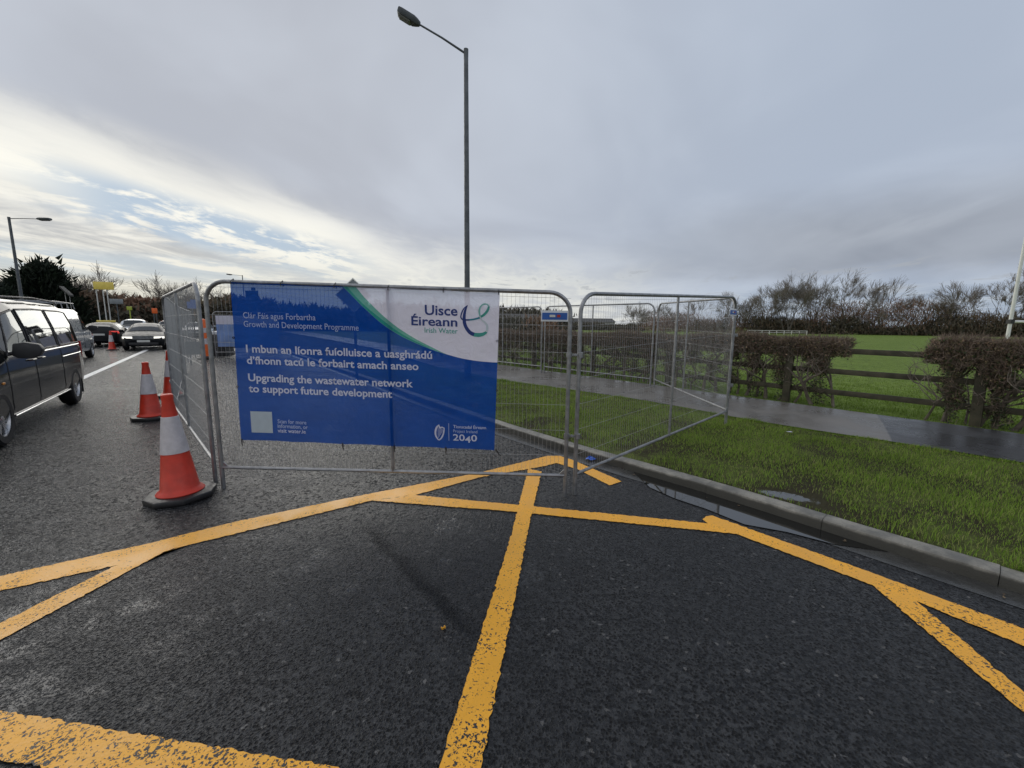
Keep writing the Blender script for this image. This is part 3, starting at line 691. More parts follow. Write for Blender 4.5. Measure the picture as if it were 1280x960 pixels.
# ------------------------------------------------------------------ the banner
def banner_mat():
    t = Mt('printed_mesh_banner'); v = t.obj(); X, Y, Z = t.sep(v)
    def curve(pts):
        f = t.nd('ShaderNodeFloatCurve'); cu = f.mapping.curves[0]
        while len(cu.points) > 2: cu.points.remove(cu.points[1])
        cu.points[0].location = pts[0]; cu.points[-1].location = pts[-1]
        for p in pts[1:-1]: cu.points.new(*p)
        f.mapping.extend = 'EXTRAPOLATED'; f.mapping.update(); f.inputs[0].default_value = 1
        t.L.new(t.ma('DIVIDE', X, 2.7), f.inputs[1]); return t.ma('MULTIPLY', f.outputs[0], 2.0)
    z1 = curve([(u/2.7, z/2.0) for u, z in [(1.20, 1.99), (1.33, 1.86), (1.48, 1.71), (1.68, 1.545), (1.92, 1.42), (2.21, 1.32), (2.41, 1.275), (2.66, 1.255)]])
    z2 = curve([(u/2.7, z/2.0) for u, z in [(1.25, 2.0), (1.33, 1.965), (1.485, 1.80), (1.682, 1.615), (1.862, 1.49), (2.05, 1.392), (2.21, 1.32), (2.66, 1.22)]])
    z3 = curve([(u/2.7, z/2.0) for u, z in [(1.25, 2.0), (1.31, 1.92), (1.44, 1.775), (1.6, 1.64), (1.78, 1.51), (1.95, 1.42), (2.21, 1.305), (2.66, 1.21)]])
    right = t.sm(X, 1.19, 1.21)
    w = t.ma('MULTIPLY', t.sm(t.ma('SUBTRACT', Z, z1), -.002, .002), right)
    gband = t.ma('MULTIPLY', t.sm(t.ma('SUBTRACT', Z, z2), -.002, .002, 1, 0), w)
    g2 = t.sm(t.ma('SUBTRACT', Z, z3), -.002, .002)
    n = t.noise(v, 3, 4)
    blue = t.mix(t.sm(n, .3, .7), (.002, .055, .31), (.003, .066, .36))
    green = t.mix(g2, (.03, .30, .26), (.16, .46, .38))
    c = t.mix(w, blue, (.80, .78, .90)); c = t.mix(gband, c, green)
    c = t.mix(t.sm(t.noise(v, 9, 5, .7), .55, .85, 0, .12), c, (.25, .28, .33))
    t.base(c); t.rough(.6); t.b.inputs['Specular IOR Level'].default_value = .12
    wv_ = t.nd('ShaderNodeTexWave'); t.L.new(v, wv_.inputs[0]); wv_.inputs['Scale'].default_value = 60
    t.bump(t.ma('ADD', t.ma('ADD', t.noise(v, 2.3, 3), t.ma('MULTIPLY', t.noise(v, 7, 4, .6, 1.5), .25)), t.ma('MULTIPLY', wv_.outputs[1], .02)), .8, .09)
    tl = t.nd('ShaderNodeBsdfTranslucent'); t.L.new(c, tl.inputs[0]); m1 = t.nd('ShaderNodeMixShader'); m1.inputs[0].default_value = .48
    t.L.new(t.b.outputs[0], m1.inputs[1]); t.L.new(tl.outputs[0], m1.inputs[2])
    tr = t.nd('ShaderNodeBsdfTransparent'); tr.inputs[0].default_value = (.62, .80, 1, 1); m2 = t.nd('ShaderNodeMixShader'); m2.inputs[0].default_value = .15
    t.L.new(m1.outputs[0], m2.inputs[1]); t.L.new(tr.outputs[0], m2.inputs[2]); t.L.new(m2.outputs[0], t.out.inputs[0])
    return t.m
M['banner'] = banner_mat()
def ink(name, col, tr_=0.05):
    t = Mt(name); v = t.obj(); n = t.noise(v, 18, 4)
    c = t.mix(t.sm(n, .3, .7), tuple(a*.93 for a in col), col); t.base(c); t.rough(.6)
    tl = t.nd('ShaderNodeBsdfTranslucent'); t.L.new(c, tl.inputs[0]); m1 = t.nd('ShaderNodeMixShader'); m1.inputs[0].default_value = .3
    t.L.new(t.b.outputs[0], m1.inputs[1]); t.L.new(tl.outputs[0], m1.inputs[2]); t.L.new(m1.outputs[0], t.out.inputs[0]); return t.m
M['inkwhite'] = ink('white_ink', (.74, .74, .84)); M['inknavy'] = ink('navy_ink', (.02, .045, .20)); M['inkgreen'] = ink('green_ink', (.06, .34, .28)); M['inkpale'] = ink('pale_ink', (.52, .57, .76)); M['inkgrey'] = ink('grey_green_ink', (.56, .64, .66))
M['inkmint'] = ink('mint_ink', (.22, .50, .44)); M['inkteal'] = ink('teal_ink', (.02, .22, .30))
BY = -.030
def wave(u, z):
    return .010*math.sin(u*2.6+.4)*math.sin((z-.45)*2.1)+.004*math.sin(u*9+z*3)+.006*max(0, .7-z)*math.sin(u*6.5)
def slope(u): return -.0215*(u-.35)
ban = thing('banner', 'large blue and white printed mesh banner tied across the front fence panel', 'banner', (-2.78, 3.79, 0), front_rz)
def banner_sheet():
    nu, nz = 160, 90; vs = []; fs = []; pins = [.26, .72, 1.2, 1.68, 2.17, 2.63]
    for j in range(nz+1):
        for i in range(nu+1):
            a = i/nu; b = j/nz; uL = .235+(.256-.235)*b; uR = 2.624+(2.667-2.624)*b; u = uL+(uR-uL)*a
            z0 = .492+(.440-.492)*a; z1 = 1.945+(1.873-1.945)*a
            sag = -.006*abs(math.sin(math.pi*(u-.26)/.48)); z = z0+(z1-z0)*b+sag*(b**6)-sag*((1-b)**6)
            vs.append((u, BY+wave(u, z), z))
    for j in range(nz):
        for i in range(nu): a = j*(nu+1)+i; fs.append((a, a+1, a+nu+2, a+nu+1))
    MB().add(vs, fs).build('banner_sheet', M['banner'], ban)
banner_sheet()
def fit_text(name, s, u0, u1, zb, mat, size, off=0., lift=.0065, parent=None, xfit=True, shear=0):
    c = bpy.data.curves.new('t', 'FONT'); c.body = s; c.size = size; c.offset = off*size; c.resolution_u = 3; c.shear = shear
    o = bpy.data.objects.new('t', c); COL.objects.link(o); bpy.context.view_layer.update()
    me = bpy.data.meshes.new_from_object(o.evaluated_get(bpy.context.evaluated_depsgraph_get())); bpy.data.objects.remove(o)
    xs = [v.co.x for v in me.vertices]; x0, x1 = min(xs), max(xs); sx = (u1-u0)/(x1-x0) if xfit else 1
    bm = bmesh.new(); bm.from_mesh(me)
    bmesh.ops.triangulate(bm, faces=bm.faces)
    for v in bm.verts:
        u = u0+(v.co.x-x0)*sx; z = zb+v.co.y+slope(u)-slope(u0); v.co = (u, BY+wave(u, z)-lift, z)
    bm.to_mesh(me); bm.free(); me.materials.clear(); me.materials.append(mat); me.name = name
    o = bpy.data.objects.new(name, me); COL.objects.link(o); o.parent = parent or ban; return o
def ribbon(name, pts, w, mat, lift=.006, parent=None, n=10, step=.012):
    P = catmull([Vector(p) for p in pts], step); W_ = w if isinstance(w, list) else [w]*2; vs = []; fs = []; k = len(P)
    for i, p in enumerate(P):
        d = (P[min(i+1, k-1)]-P[max(i-1, 0)]).normalized(); f = i/(k-1)*(len(W_)-1); a = int(min(f, len(W_)-2)); ww = W_[a]+(W_[a+1]-W_[a])*(f-a)
        for s in (-.5, .5):
            u, z = p.x-d.y*ww*s, p.y+d.x*ww*s; vs.append((u, BY+wave(u, z)-lift, z))
    for i in range(k-1): fs.append((2*i, 2*i+1, 2*i+3, 2*i+2))
    return MB().add(vs, fs).build(name, mat, parent or ban, smooth=False)
fit_text('lettering', 'Clár Fáis agus Forbartha', .351, 1.015, 1.627, M['inkpale'], .077, .0)
fit_text('lettering', 'Growth and Development Programme', .349, 1.408, 1.550, M['inkpale'], .077, .0)
fit_text('lettering', 'I mbun an líonra fuíolluisce a uasghrádú', .350, 2.063, 1.320, M['inkwhite'], .098, .022)
fit_text('lettering', 'd’fhonn tacú le forbairt amach anseo', .349, 1.937, 1.214, M['inkwhite'], .098, .022)
fit_text('lettering', 'Upgrading the wastewater network', .350, 1.882, 1.055, M['inkwhite'], .098, .022)
fit_text('lettering', 'to support future development', .348, 1.691, .952, M['inkwhite'], .098, .022)
fit_text('lettering', 'Scan for more', .598, .874, .661, M['inkpale'], .052, .012)
fit_text('lettering', 'information, or', .596, .884, .617, M['inkpale'], .052, .012)
fit_text('lettering', 'visit water.ie', .594, .862, .573, M['inkwhite'], .052, .012)
fit_text('lettering', 'Uisce', 2.005, 2.294, 1.674, M['inknavy'], .122, .020)
fit_text('lettering', 'Éireann', 1.882, 2.292, 1.582, M['inknavy'], .112, .020)
fit_text('lettering', 'Irish Water', 2.000, 2.295, 1.517, M['inkgreen'], .064, .008)
fit_text('lettering', 'Tionscadal Éireann', 2.246, 2.548, .648, M['inkwhite'], .040, .008)
fit_text('lettering', 'Project Ireland', 2.246, 2.468, .606, M['inkpale'], .040, .0)
for ch, a, b, dz in (('2', 2.243, 2.294, 0), ('0', 2.299, 2.352, 0), ('4', 2.353, 2.407, -.014), ('0', 2.411, 2.465, 0)): fit_text('lettering', ch, a, b, .530+dz+slope(a)-slope(2.24), M['inkwhite'], .086, .014)
# pale square (its code left out)
def patch(name, u0, u1, z0, z1, mat):
    n = 8; vs = []; fs = []
    for j in range(n+1):
        for i in range(n+1):
            u = u0+(u1-u0)*i/n; z = z0+(z1-z0)*j/n+slope(u)-slope(u0); vs.append((u, BY+wave(u, z)-.006, z))
    for j in range(n):
        for i in range(n): a = j*(n+1)+i; fs.append((a, a+1, a+n+2, a+n+1))
    return MB().add(vs, fs).build(name, mat, ban, smooth=False)
patch('pale_square', .348, .548, .570, .771, M['inkgrey'])
ribbon('divider_line', [(2.204, .690), (2.204, .525)], .005, M['inkpale'])
# looping bird-like emblem
ribbon('emblem', [(2.383, 1.760), (2.362, 1.715), (2.352, 1.655), (2.356, 1.600), (2.375, 1.555), (2.405, 1.520), (2.440, 1.503)], [.006, .020, .026, .030, .030, .032, .034], M['inknavy'])
ribbon('emblem', [(2.436, 1.503), (2.480, 1.500), (2.520, 1.508), (2.553, 1.528)], [.034, .036, .030, .020], M['inkgreen'])
ribbon('emblem', [(2.381, 1.757), (2.350, 1.730), (2.330, 1.690), (2.322, 1.655), (2.330, 1.640), (2.360, 1.632), (2.400, 1.632)], [.006, .010, .012, .012, .012, .014, .014], M['inknavy'], .0070)
ribbon('emblem', [(2.396, 1.632), (2.440, 1.638), (2.490, 1.652)], [.014, .015, .017], M['inkteal'], .0070)
ribbon('emblem', [(2.486, 1.651), (2.530, 1.680), (2.560, 1.716), (2.572, 1.752)], [.017, .022, .022, .016], M['inkgreen'], .0070)
ribbon('emblem', [(2.572, 1.750), (2.556, 1.768), (2.525, 1.770), (2.498, 1.748), (2.486, 1.710), (2.492, 1.668)], [.012, .012, .012, .014, .016, .014], M['inkmint'], .0080)
ribbon('emblem', [(2.490, 1.668), (2.505, 1.636), (2.535, 1.612), (2.556, 1.580), (2.553, 1.528)], [.012, .014, .018, .022, .018], M['inkgrey'], .0080)
# harp
hc = (2.078, .531)
H_ = lambda a, b: (hc[0]+a*.089, hc[1]+b*.149-.004)
ribbon('harp_emblem', [H_(.42, 1.0), H_(.15, .82), H_(.02, .55), H_(.06, .28), H_(.28, .05), H_(.42, .0)], [.008, .016, .018, .016, .012, .008], M['inkwhite'])
ribbon('harp_emblem', [H_(.38, .98), H_(.50, .80), H_(.72, .84), H_(.95, .78)], [.008, .016, .014, .010], M['inkwhite'], .0070)
ribbon('harp_emblem', [H_(.95, .80), H_(.86, .45), H_(.62, .14), H_(.38, .02)], [.008, .013, .014, .012], M['inkwhite'], .0070)
for k in range(5):
    a = .30+k*.125; ribbon('harp_string', [H_(a, .84-.03*k), H_(a, .14+.10*k)], .0035, M['inkwhite'], .0064)
for u, dx in ((.245, -.01), (1.202, 0), (1.690, .0), (2.172, 0), (2.637, .045)):
    z = .49+(.44-.49)*(u-.235)/2.4
    mb = MB(); mb.tube([(u, BY-.006, z+.014), (u+dx*.2, BY-.004, z-.006), (u+dx, BY+.012, z-.055)], .0042, 6); mb.tube([(u+.006, BY-.006, z+.01), (u+.004+dx*.5, BY+.02, z-.03)], .003, 5); mb.build('cable_tie', M['dark'], ban)
for u in (.27, .72, 1.2, 1.68, 2.17, 2.655):
    z = 1.945+(1.873-1.945)*(u-.25)/2.4
    mb = MB(); mb.tube([(u, BY-.008, z-.02), (u, BY-.010, z+.008), (u, .0, z+.030), (u, .022, z+.005), (u, .0, z-.02)], .0038, 5); mb.build('cable_tie', M['dark'], ban)
for u in (.242, 2.645):
    for z in (1.45, 1.0): MB().lathe([(.011, -.002), (.011, .002), (.006, .003), (.005, -.002)], 12, (u, BY+wave(u, z)-.002, z), axis='y').build('eyelet', M['dark'], ban)

# pale blue banner far up the lane
fb = thing('banner', 'pale blue banner on the far fence across the closed lane, beside the orange barrel', 'banner', (-13.2, 18.3, 0), math.atan2(.7, 3.0))
vs = []; fs = []
for j in range(9):
    for i in range(17):
        u = .12+2.5*i/16; z = .45+1.38*j/8; vs.append((u, -.035+.02*math.sin(u*5), z))
for j in range(8):
    for i in range(16): a = j*17+i; fs.append((a, a+1, a+18, a+17))
M['farbanner'] = simple('pale_blue_banner_cloth', (.16, .26, .50), .6, 0, .2, 2.5)
MB().add(vs, fs).build('banner_sheet', M['farbanner'], fb)
o_ = MB(); o_.add([(.12+2.5*i/16, -.040+.02*math.sin((.12+2.5*i/16)*5), z) for z in (1.45, 1.83) for i in range(17)], [(i, i+1, i+18, i+17) for i in range(16)]); o_.build('white_print', M['inkwhite'], fb)
MB().tube([(.1, -.04, .44), (2.64, -.04, .44)], .03, 6).build('hem_rope', M['dark'], fb)

# ------------------------------------------------------------------ traffic cones
def cone(label, x, y, rz, h=.96, lean=(0, 0), base=.265):
    t = thing('traffic_cone', label, 'traffic cone', (x, y, 0), rz, 'red and white traffic cones along the fence')
    t.rotation_euler = (lean[0], lean[1], rz)
    r0, r1 = .148, .034; z0 = .075
    rad = lambda f: r0+(r1-r0)*f
    zz = lambda f: z0+(h-z0)*f
    # octagonal heavy base
    pr = [(base*1.02*math.cos(math.pi*(2*k+1)/8)*(1.06 if k % 2 else 1), base*1.02*math.sin(math.pi*(2*k+1)/8)) for k in range(8)]
    mb = MB(); mb.slab(pr, .0, .052); mb.build('rubber_base', M['rubber'], t, bevel=.010)
    prof = [(r0+.028, .052), (r0+.034, .062), (r0+.022, .078), (r0+.006, .088), (rad(.03), zz(.03)), (rad(.40), zz(.40)), (rad(.74), zz(.74)), (rad(.93), zz(.93)), (r1+.010, h-.045), (r1+.010, h-.006), (r1, h), (.012, h+.001), (.012, h-.05)]
    MB().lathe(prof, 40).build('cone_body', M['orange'], t)
    a, b = .40, .77
    MB().lathe([(rad(a)+.0005, zz(a)-.003), (rad(a)+.005, zz(a)), (rad((a+b)/2)+.0045, zz((a+b)/2)), (rad(b)+.004, zz(b)), (rad(b)+.0005, zz(b)+.003)], 40).build('reflective_sleeve', M['sleeve'], t)
    return t
cone('nearest and largest looking cone, at the left foot of the front fence panel', -3.02, 3.58, .35, .955, (R_(-1), R_(-2)))
cone('second red and white cone, left of the mesh fence and behind the nearest cone', -5.92, 6.60, .1, .93)
cone('third red and white cone, half hidden behind the left fence corner', -7.22, 8.6, .6, .97, (R_(1), R_(1)))
cone('smallest cone, out on the road by the black saloon and the white lane line', -21.3, 21.9, .2, 1.0)
# ------------------------------------------------------------------ barrel and trestle in the closed lane
t = thing('barrier_barrel', 'tall orange and white barrier post standing before the pale blue banner', 'barrier post', (-13.0, 17.4, 0))
MB().lathe([(.30, 0), (.32, .04), (.20, .08), (.17, .12)], 20).build('rubber_base', M['rubber'], t)
M['barrelorange'] = simple('orange_barrel_plastic', (.75, .13, .02), .45, 0, .1, 6)
MB().lathe([(.17, .12), (.155, .8), (.15, 1.55), (.10, 1.66), (.03, 1.68)], 20).build('post_body', M['barrelorange'], t)
MB().lathe([(.161, .62), (.157, .86)], 20).build('reflective_band', M['sleeve'], t); MB().lathe([(.156, 1.10), (.153, 1.30)], 20).build('reflective_band', M['sleeve'], t)
t = thing('sign_trestle', 'small dark folding trestle sign left behind the fence in the closed lane', 'road sign', (-10.4, 13.3, 0), .5)
MB().box((0, 0, .72), (.75, .02, .42), tilt=0).build('sign_plate', M['greysign'], t)
for sx in (-.33, .33):
    for sy in (-.25, .25): MB().tube([(sx, sy, 0), (sx, 0, .95)], .013, 6).build('leg', M['lampsteel'], t)
t = thing('work_barrier', 'white topped black water barrier beside the far blue banner', 'barrier', (-13.8, 19.6, 0), .25)
MB().prism([(-.35, 0), (.35, 0), (.28, .45), (.22, .95), (-.22, .95), (-.28, .45)], -.5, .5).build('barrier_body', M['dark'], t, bevel=.03)
MB().box((0, 0, 1.04), (.42, .9, .16)).build('barrier_cap', M['whitepaint'], t, bevel=.02)

# ------------------------------------------------------------------ lamp posts
def lamp_post(label, x, y, h, head, rise, d0=.085, headlen=.62, rz=0):
    """head: horizontal reach vector (dx, dy); rise: how far the arm climbs"""
    t = thing('street_lamp', label, 'street lamp', (x, y, 0), 0, 'street lamps along the road')
    MB().tube([(0, 0, -.05), (0, 0, h*.18), (0, 0, h*.1801), (0, 0, h*.45), (0, 0, h)], [d0, d0*.98, d0*.82, d0*.76, d0*.60], 16).build('pole', M['lampsteel'], t)
    MB().tube([(0, 0, h-.18), (0, 0, h+.06)], [d0*.62, d0*.66], 14).build('pole_collar', M['lampsteel'], t)
    hx, hy = head; D = Vector((hx, hy, rise)); E_ = D.normalized()
    MB().tube([(0, 0, h-.04), tuple(Vector((0, 0, h-.04))+D*.5+Vector((0, 0, .02))), (D.x, D.y, h-.04+rise)], [.026, .022, .020], 10).build('arm', M['lampsteel'], t)
    # lantern: flattened box tapering to the spigot, glass tray under it
    s = Vector((D.x, D.y, h-.04+rise)); side_ = E_.cross(Vector((0, 0, 1))).normalized(); up = side_.cross(E_).normalized()
    L = headlen
    secs = [(-.06, .045, .05, -.03), (.02, .085, .075, -.055), (.10, .13, .082, -.07), (.50*L/.62, .135, .078, -.07), (L*.97, .13, .066, -.06), (L, .12, .05, -.05)]
    vs = []; fs = []; n = 8
    for a, w, zu, zl in secs:
        for (cy, cz) in ((-1, 0), (-1, .6), (-.6, 1), (.6, 1), (1, .6), (1, 0), (.75, -1), (-.75, -1)):
            vs.append(s+E_*a+side_*(w*cy)+up*(zu*cz if cz >= 0 else -zl*cz))
    for i in range(len(secs)-1):
        for j in range(n): fs.append((i*n+j, i*n+(j+1) % n, (i+1)*n+(j+1) % n, (i+1)*n+j))
    fs += [tuple(range(n))[::-1], tuple((len(secs)-1)*n+j for j in range(n))]
    o = MB().add(vs, fs).build('lantern', M['lampsteel'], t, bevel=0)
    gl = []
    for a in (.14, L*.9):
        for c in (-.09, .09): gl.append(s+E_*a+side_*c+up*-.079)
    for a in (.16, L*.87):
        for c in (-.07, .07): gl.append(s+E_*a+side_*c+up*-.105)
    MB().add(gl, [(0, 1, 3, 2), (4, 6, 7, 5), (0, 4, 5, 1), (1, 5, 7, 3), (3, 7, 6, 2), (2, 6, 4, 0)]).build('lantern_glass', M['lampglass'], o)
    return t
M['lampglass'] = simple('lantern_glass', (.20, .20, .19), .15, 0, .1, 6)
lamp_post('tall grey street lamp rising behind the banner, its arm reaching left', -1.20, 11.0, 8.10, (-1.12, -.2), .52, .09, .47)
lamp_post('street lamp at the left edge beyond the dark van, arm pointing right', -31.7, 27.0, 7.85, (1.7, .1), .02, .11, .75)
lamp_post('tiny far street lamp above the left end of the banner, arm pointing left', -38.5, 60.0, 8.0, (-1.5, 0), .15, .09, .7)
# diamond warning sign behind the banner, seen from the back
t = thing('warning_sign', 'dark diamond shaped sign rising just above the top of the banner', 'road sign', (-4.18, 11.0, 0), .38)
MB().tube([(0, .03, -.05), (0, .03, 2.68)], .038, 10).build('pole', M['lampsteel'], t)
dm = [(0, 2.72), (.42, 2.30), (0, 1.88), (-.42, 2.30)]
MB().prism(dm, -.012, .0).build('sign_plate', M['greysign'], t, smooth=False)
MB().tube([(0, -.012, 2.735), (.435, -.012, 2.30), (0, -.012, 1.865), (-.435, -.012, 2.30)], .012, 6, closed=True).build('sign_edge', M['whitepaint'], t)
# dark direction sign further away, seen through the banner
t = thing('direction_sign', 'dark upright sign board seen through the upper left of the banner', 'road sign', (-14.0, 22.5, 0), .2)
MB().box((0, 0, 2.82), (.62, .04, .80)).build('sign_plate', M['dark'], t); MB().box((.08, 0, 3.31), (.2, .04, .16)).build('sign_crest', M['dark'], t)
for sx in (-.2, .2): MB().tube([(sx, .03, 0), (sx, .03, 2.5)], .035, 8).build('pole', M['lampsteel'], t)
t = thing('direction_sign', 'small blue road sign seen through the mesh above the left fence panels', 'road sign', (-24.2, 31.5, 0), .3)
MB().box((0, 0, 2.75), (.62, .04, .50)).build('sign_plate', M['bluesign'], t); MB().box((.1, 0, 3.08), (.34, .04, .16)).build('sign_crest', M['bluesign'], t)
MB().tube([(0, .03, 0), (0, .03, 3.0)], .04, 8).build('pole', M['lampsteel'], t)
# road signs left of the far cars
def board_sign(label, x, y, rz, w, h, zc, mat, poles, pm, name='road_sign'):
    t = thing(name, label, 'road sign', (x, y, 0), rz)
    MB().box((0, 0, zc), (w, .04, h)).build('sign_plate', mat, t, bevel=.01)
    for px in poles: MB().tube([(px, .05, 0), (px, .05, zc+h*.3)], .04, 8).build('pole', pm, t)
    return t
board_sign('yellow sign board high on white poles above the dark estate car', -33.6, 34.5, .5, 1.25, .62, 4.35, M['yellowsign'], (-.5, -.1, .15), M['whitepole'])
board_sign('small pale grey sign to the right of the yellow sign board', -33.0, 34.8, .5, .85, .42, 3.1, M['greysign'], (0,), M['lampsteel'])
board_sign('slim yellow green sign post standing before the brown embankment', -31.8, 34.6, .5, .34, .30, 2.55, M['greensign'], (0,), M['greensign'])
board_sign('small orange roadworks sign far off beside the left end of the mesh fence', -34.8, 40.5, .5, .42, .50, 2.50, M['barrelorange'], (-.1, .1), M['lampsteel'])
t = thing('canopy', 'slanting roofed canopy on two thin posts behind the silver van', 'canopy', (-33.0, 31.0, 0), .4); t.scale = (.26, .25, .88)
MB().prism([(-.9, 4.55), (.95, 3.85), (.95, 3.72), (-.9, 4.40)], -1.2, 1.2).build('canopy_roof', M['roof'], t, smooth=False)
for px in (-.35, .55): MB().tube([(px, 0, 0), (px, 0, 4.2)], .05, 8).build('post', M['whitepole'], t)

# ------------------------------------------------------------------ timber fence by the field
FP = [(-3.2, 18.6), (-1.0, 15.9), (.75, 13.8), (2.35, 11.95), (3.85, 10.1), (5.44, 8.05), (7.04, 6.12), (8.75, 3.7), (9.9, 1.0)]
tf = thing('timber_fence', 'weathered three rail timber fence running through the hedges beside the footpath', 'fence', (5.44, 8.05, 0))
for i, (x, y) in enumerate(FP):
    j = min(i, len(FP)-2); a = math.atan2(FP[j+1][1]-FP[j][1], FP[j+1][0]-FP[j][0])
    MB().box((x-5.44, y-8.05, .66), (.125, .085, 1.32), a, tilt=random.gauss(0, .010)).build('post', M['timber'], tf, bevel=.006)
for i in range(len(FP)-1):
    a, b = Vector(FP[i]), Vector(FP[i+1]); d = (b-a).normalized(); n_ = Vector((-d.y, d.x))*.065; c = (a+b)/2+n_-Vector((5.44, 8.05))
    for z in (1.175, .80, .415): MB().box((c.x, c.y, z+random.gauss(0, .006)), ((b-a).length+.06, .036, .095), math.atan2(d.y, d.x), tilt=random.gauss(0, .002)).build('rail', M['timber'], tf, bevel=.004)
# goal posts on the field
t = thing('goal_posts', 'tall white goal post with crossbar on the field behind the right hedge', 'goal posts', (19.35, 16.2, 0))
a = Vector((.80, -.6))
MB().tube([(0, 0, .08), (0, 0, 3), (0, 0, 6.5)], [.062, .056, .045], 14).build('upright', M['goal'], t)
MB().tube([(4.4, -1.2, .08), (4.4, -1.2, 6.5)], .055, 14).build('upright', M['goal'], t)
MB().tube([(0, 0, 1.90), (4.4, -1.2, 1.90)], .05, 12).build('crossbar', M['goal'], t)
MB().box((0, 0, 1.9), (.16, .16, .16)).build('crossbar_bracket', M['dark'], t)
# low white rail at the far side of the field
t = thing('low_barrier', 'low pale rail fence across the far side of the field under the bare trees', 'fence', (47.6, 84, .1)); t.scale = (1, 1, .8)
for k in range(9): MB().box((k*1.25, k*-.35, .5), (.10, .10, 1.0)).build('post', M['whitepole'], t)
MB().box((5, -1.4, .95), (10.6, .06, .14), math.atan2(-.35, 1.25)).build('rail', M['whitepole'], t); MB().box((5, -1.4, .5), (10.6, .06, .12), math.atan2(-.35, 1.25)).build('rail', M['whitepole'], t)

# ------------------------------------------------------------------ small things lying about
t = thing('litter', 'crumpled blue wrapper lying in the gutter behind the fence joint', 'litter', (.96, 4.72, .006), .5)
rr_ = random.Random(3); vs = []; fs = []
for j in range(5):
    for i in range(7): vs.append((i*.022-.066+rr_.gauss(0, .004), j*.018-.036+rr_.gauss(0, .004), .012+abs(rr_.gauss(0, .014))))
for j in range(4):
    for i in range(6): a = j*7+i; fs.append((a, a+1, a+8, a+7))
M['litterblue'] = simple('blue_wrapper', (.03, .12, .55), .3, 0, .3, 30); MB().add(vs, fs).build('wrapper', M['litterblue'], t)
t = thing('litter', 'flattened white scrap lying on the grass near the right fence', 'litter', (3.85, 5.55, ZV+.02), .2)
MB().add([(x*.8, y*.6, .015+.01*math.sin(x*60)) for x, y in ((-.06, -.03), (.0, -.045), (.06, -.02), (.05, .03), (-.01, .04), (-.055, .025))], [(0, 1, 2, 3, 4, 5)]).build('scrap', M['inkwhite'], t)
tag(MB().box((-.35, 1.965, .008), (.022, .012, .012), .6).build('road_fragment', M['yellow']), 'tiny chip of yellow paint lying loose beside the dark seam', 'debris')
for i, (x, y) in enumerate(((6.05, 6.35), (6.28, 6.05))):
    o = MB().box((x, y, ZV+.008), (.20, .12, .008), .9+i*.1).build('access_cover', M['lampsteel'], bevel=.003)
    tag(o, ['small dark metal cover in the footpath, the left one of two', 'small dark metal cover in the footpath, the right one of two'][i], 'access cover', 'metal covers in the footpath')
# ------------------------------------------------------------------ vehicles
def glass_mat():
    t = Mt('tinted_side_glass'); t.base((.02, .025, .025)); t.rough(.02)
    gl = t.nd('ShaderNodeBsdfGlossy'); gl.inputs['Roughness'].default_value = .02; gl.inputs['Color'].default_value = (.9, .93, .95, 1)
    tr = t.nd('ShaderNodeBsdfTransparent'); tr.inputs[0].default_value = (.30, .34, .325, 1)
    fr = t.nd('ShaderNodeFresnel'); fr.inputs[0].default_value = 1.5
    mx = t.nd('ShaderNodeMixShader'); t.L.new(t.ma('ADD', t.ma('MULTIPLY', fr.outputs[0], 1.3), .04, clamp=True), mx.inputs[0]); t.L.new(tr.outputs[0], mx.inputs[1]); t.L.new(gl.outputs[0], mx.inputs[2])
    t.L.new(mx.outputs[0], t.out.inputs[0]); return t.m
M['glass'] = glass_mat()
RING = 12
class Car:
    def __init__(s, spec):
        s.__dict__.update(spec)
    def sec(s, x):
        I = lambda k: float(np.interp(x, [p[0] for p in s.P[k]], [p[1] for p in s.P[k]]))
        zb, zl, zt, wm, wt = I('zb'), I('belt'), I('top'), I('wm'), I('wt')
        wb = wm-.03; zt = max(zt, zl+.03); zg = zl+(zt-zl)*.84
        cr = .035
        y = [(0, zb), (wm-.14, zb), (wm-.035, zb+.06), (wm-.004, zb+.20), (wm, zb+(zl-zb)*.55), (wm-.008, zl-.09), (wb, zl),
             ((wb+wt)/2+.018, (zl+zg)/2), (wt, zg), (wt-.10*min(1, (zt-zl)/.3), zt-.01), (wt*.5, zt+cr*.75), (0, zt+cr)]
        return y
    def pt(s, x, k, f, side_, off=0):
        """point on ring segment k..k+1 at fraction f, pushed outwards by off"""
        r = s.sec(x); a, b = r[k], r[k+1]; y = a[0]+(b[0]-a[0])*f; z = a[1]+(b[1]-a[1])*f
        ny, nz = (b[1]-a[1]), -(b[0]-a[0]); l = math.hypot(ny, nz)+1e-9; y += ny/l*off; z += nz/l*off
        return (s.L/2-x, side_*y, z)
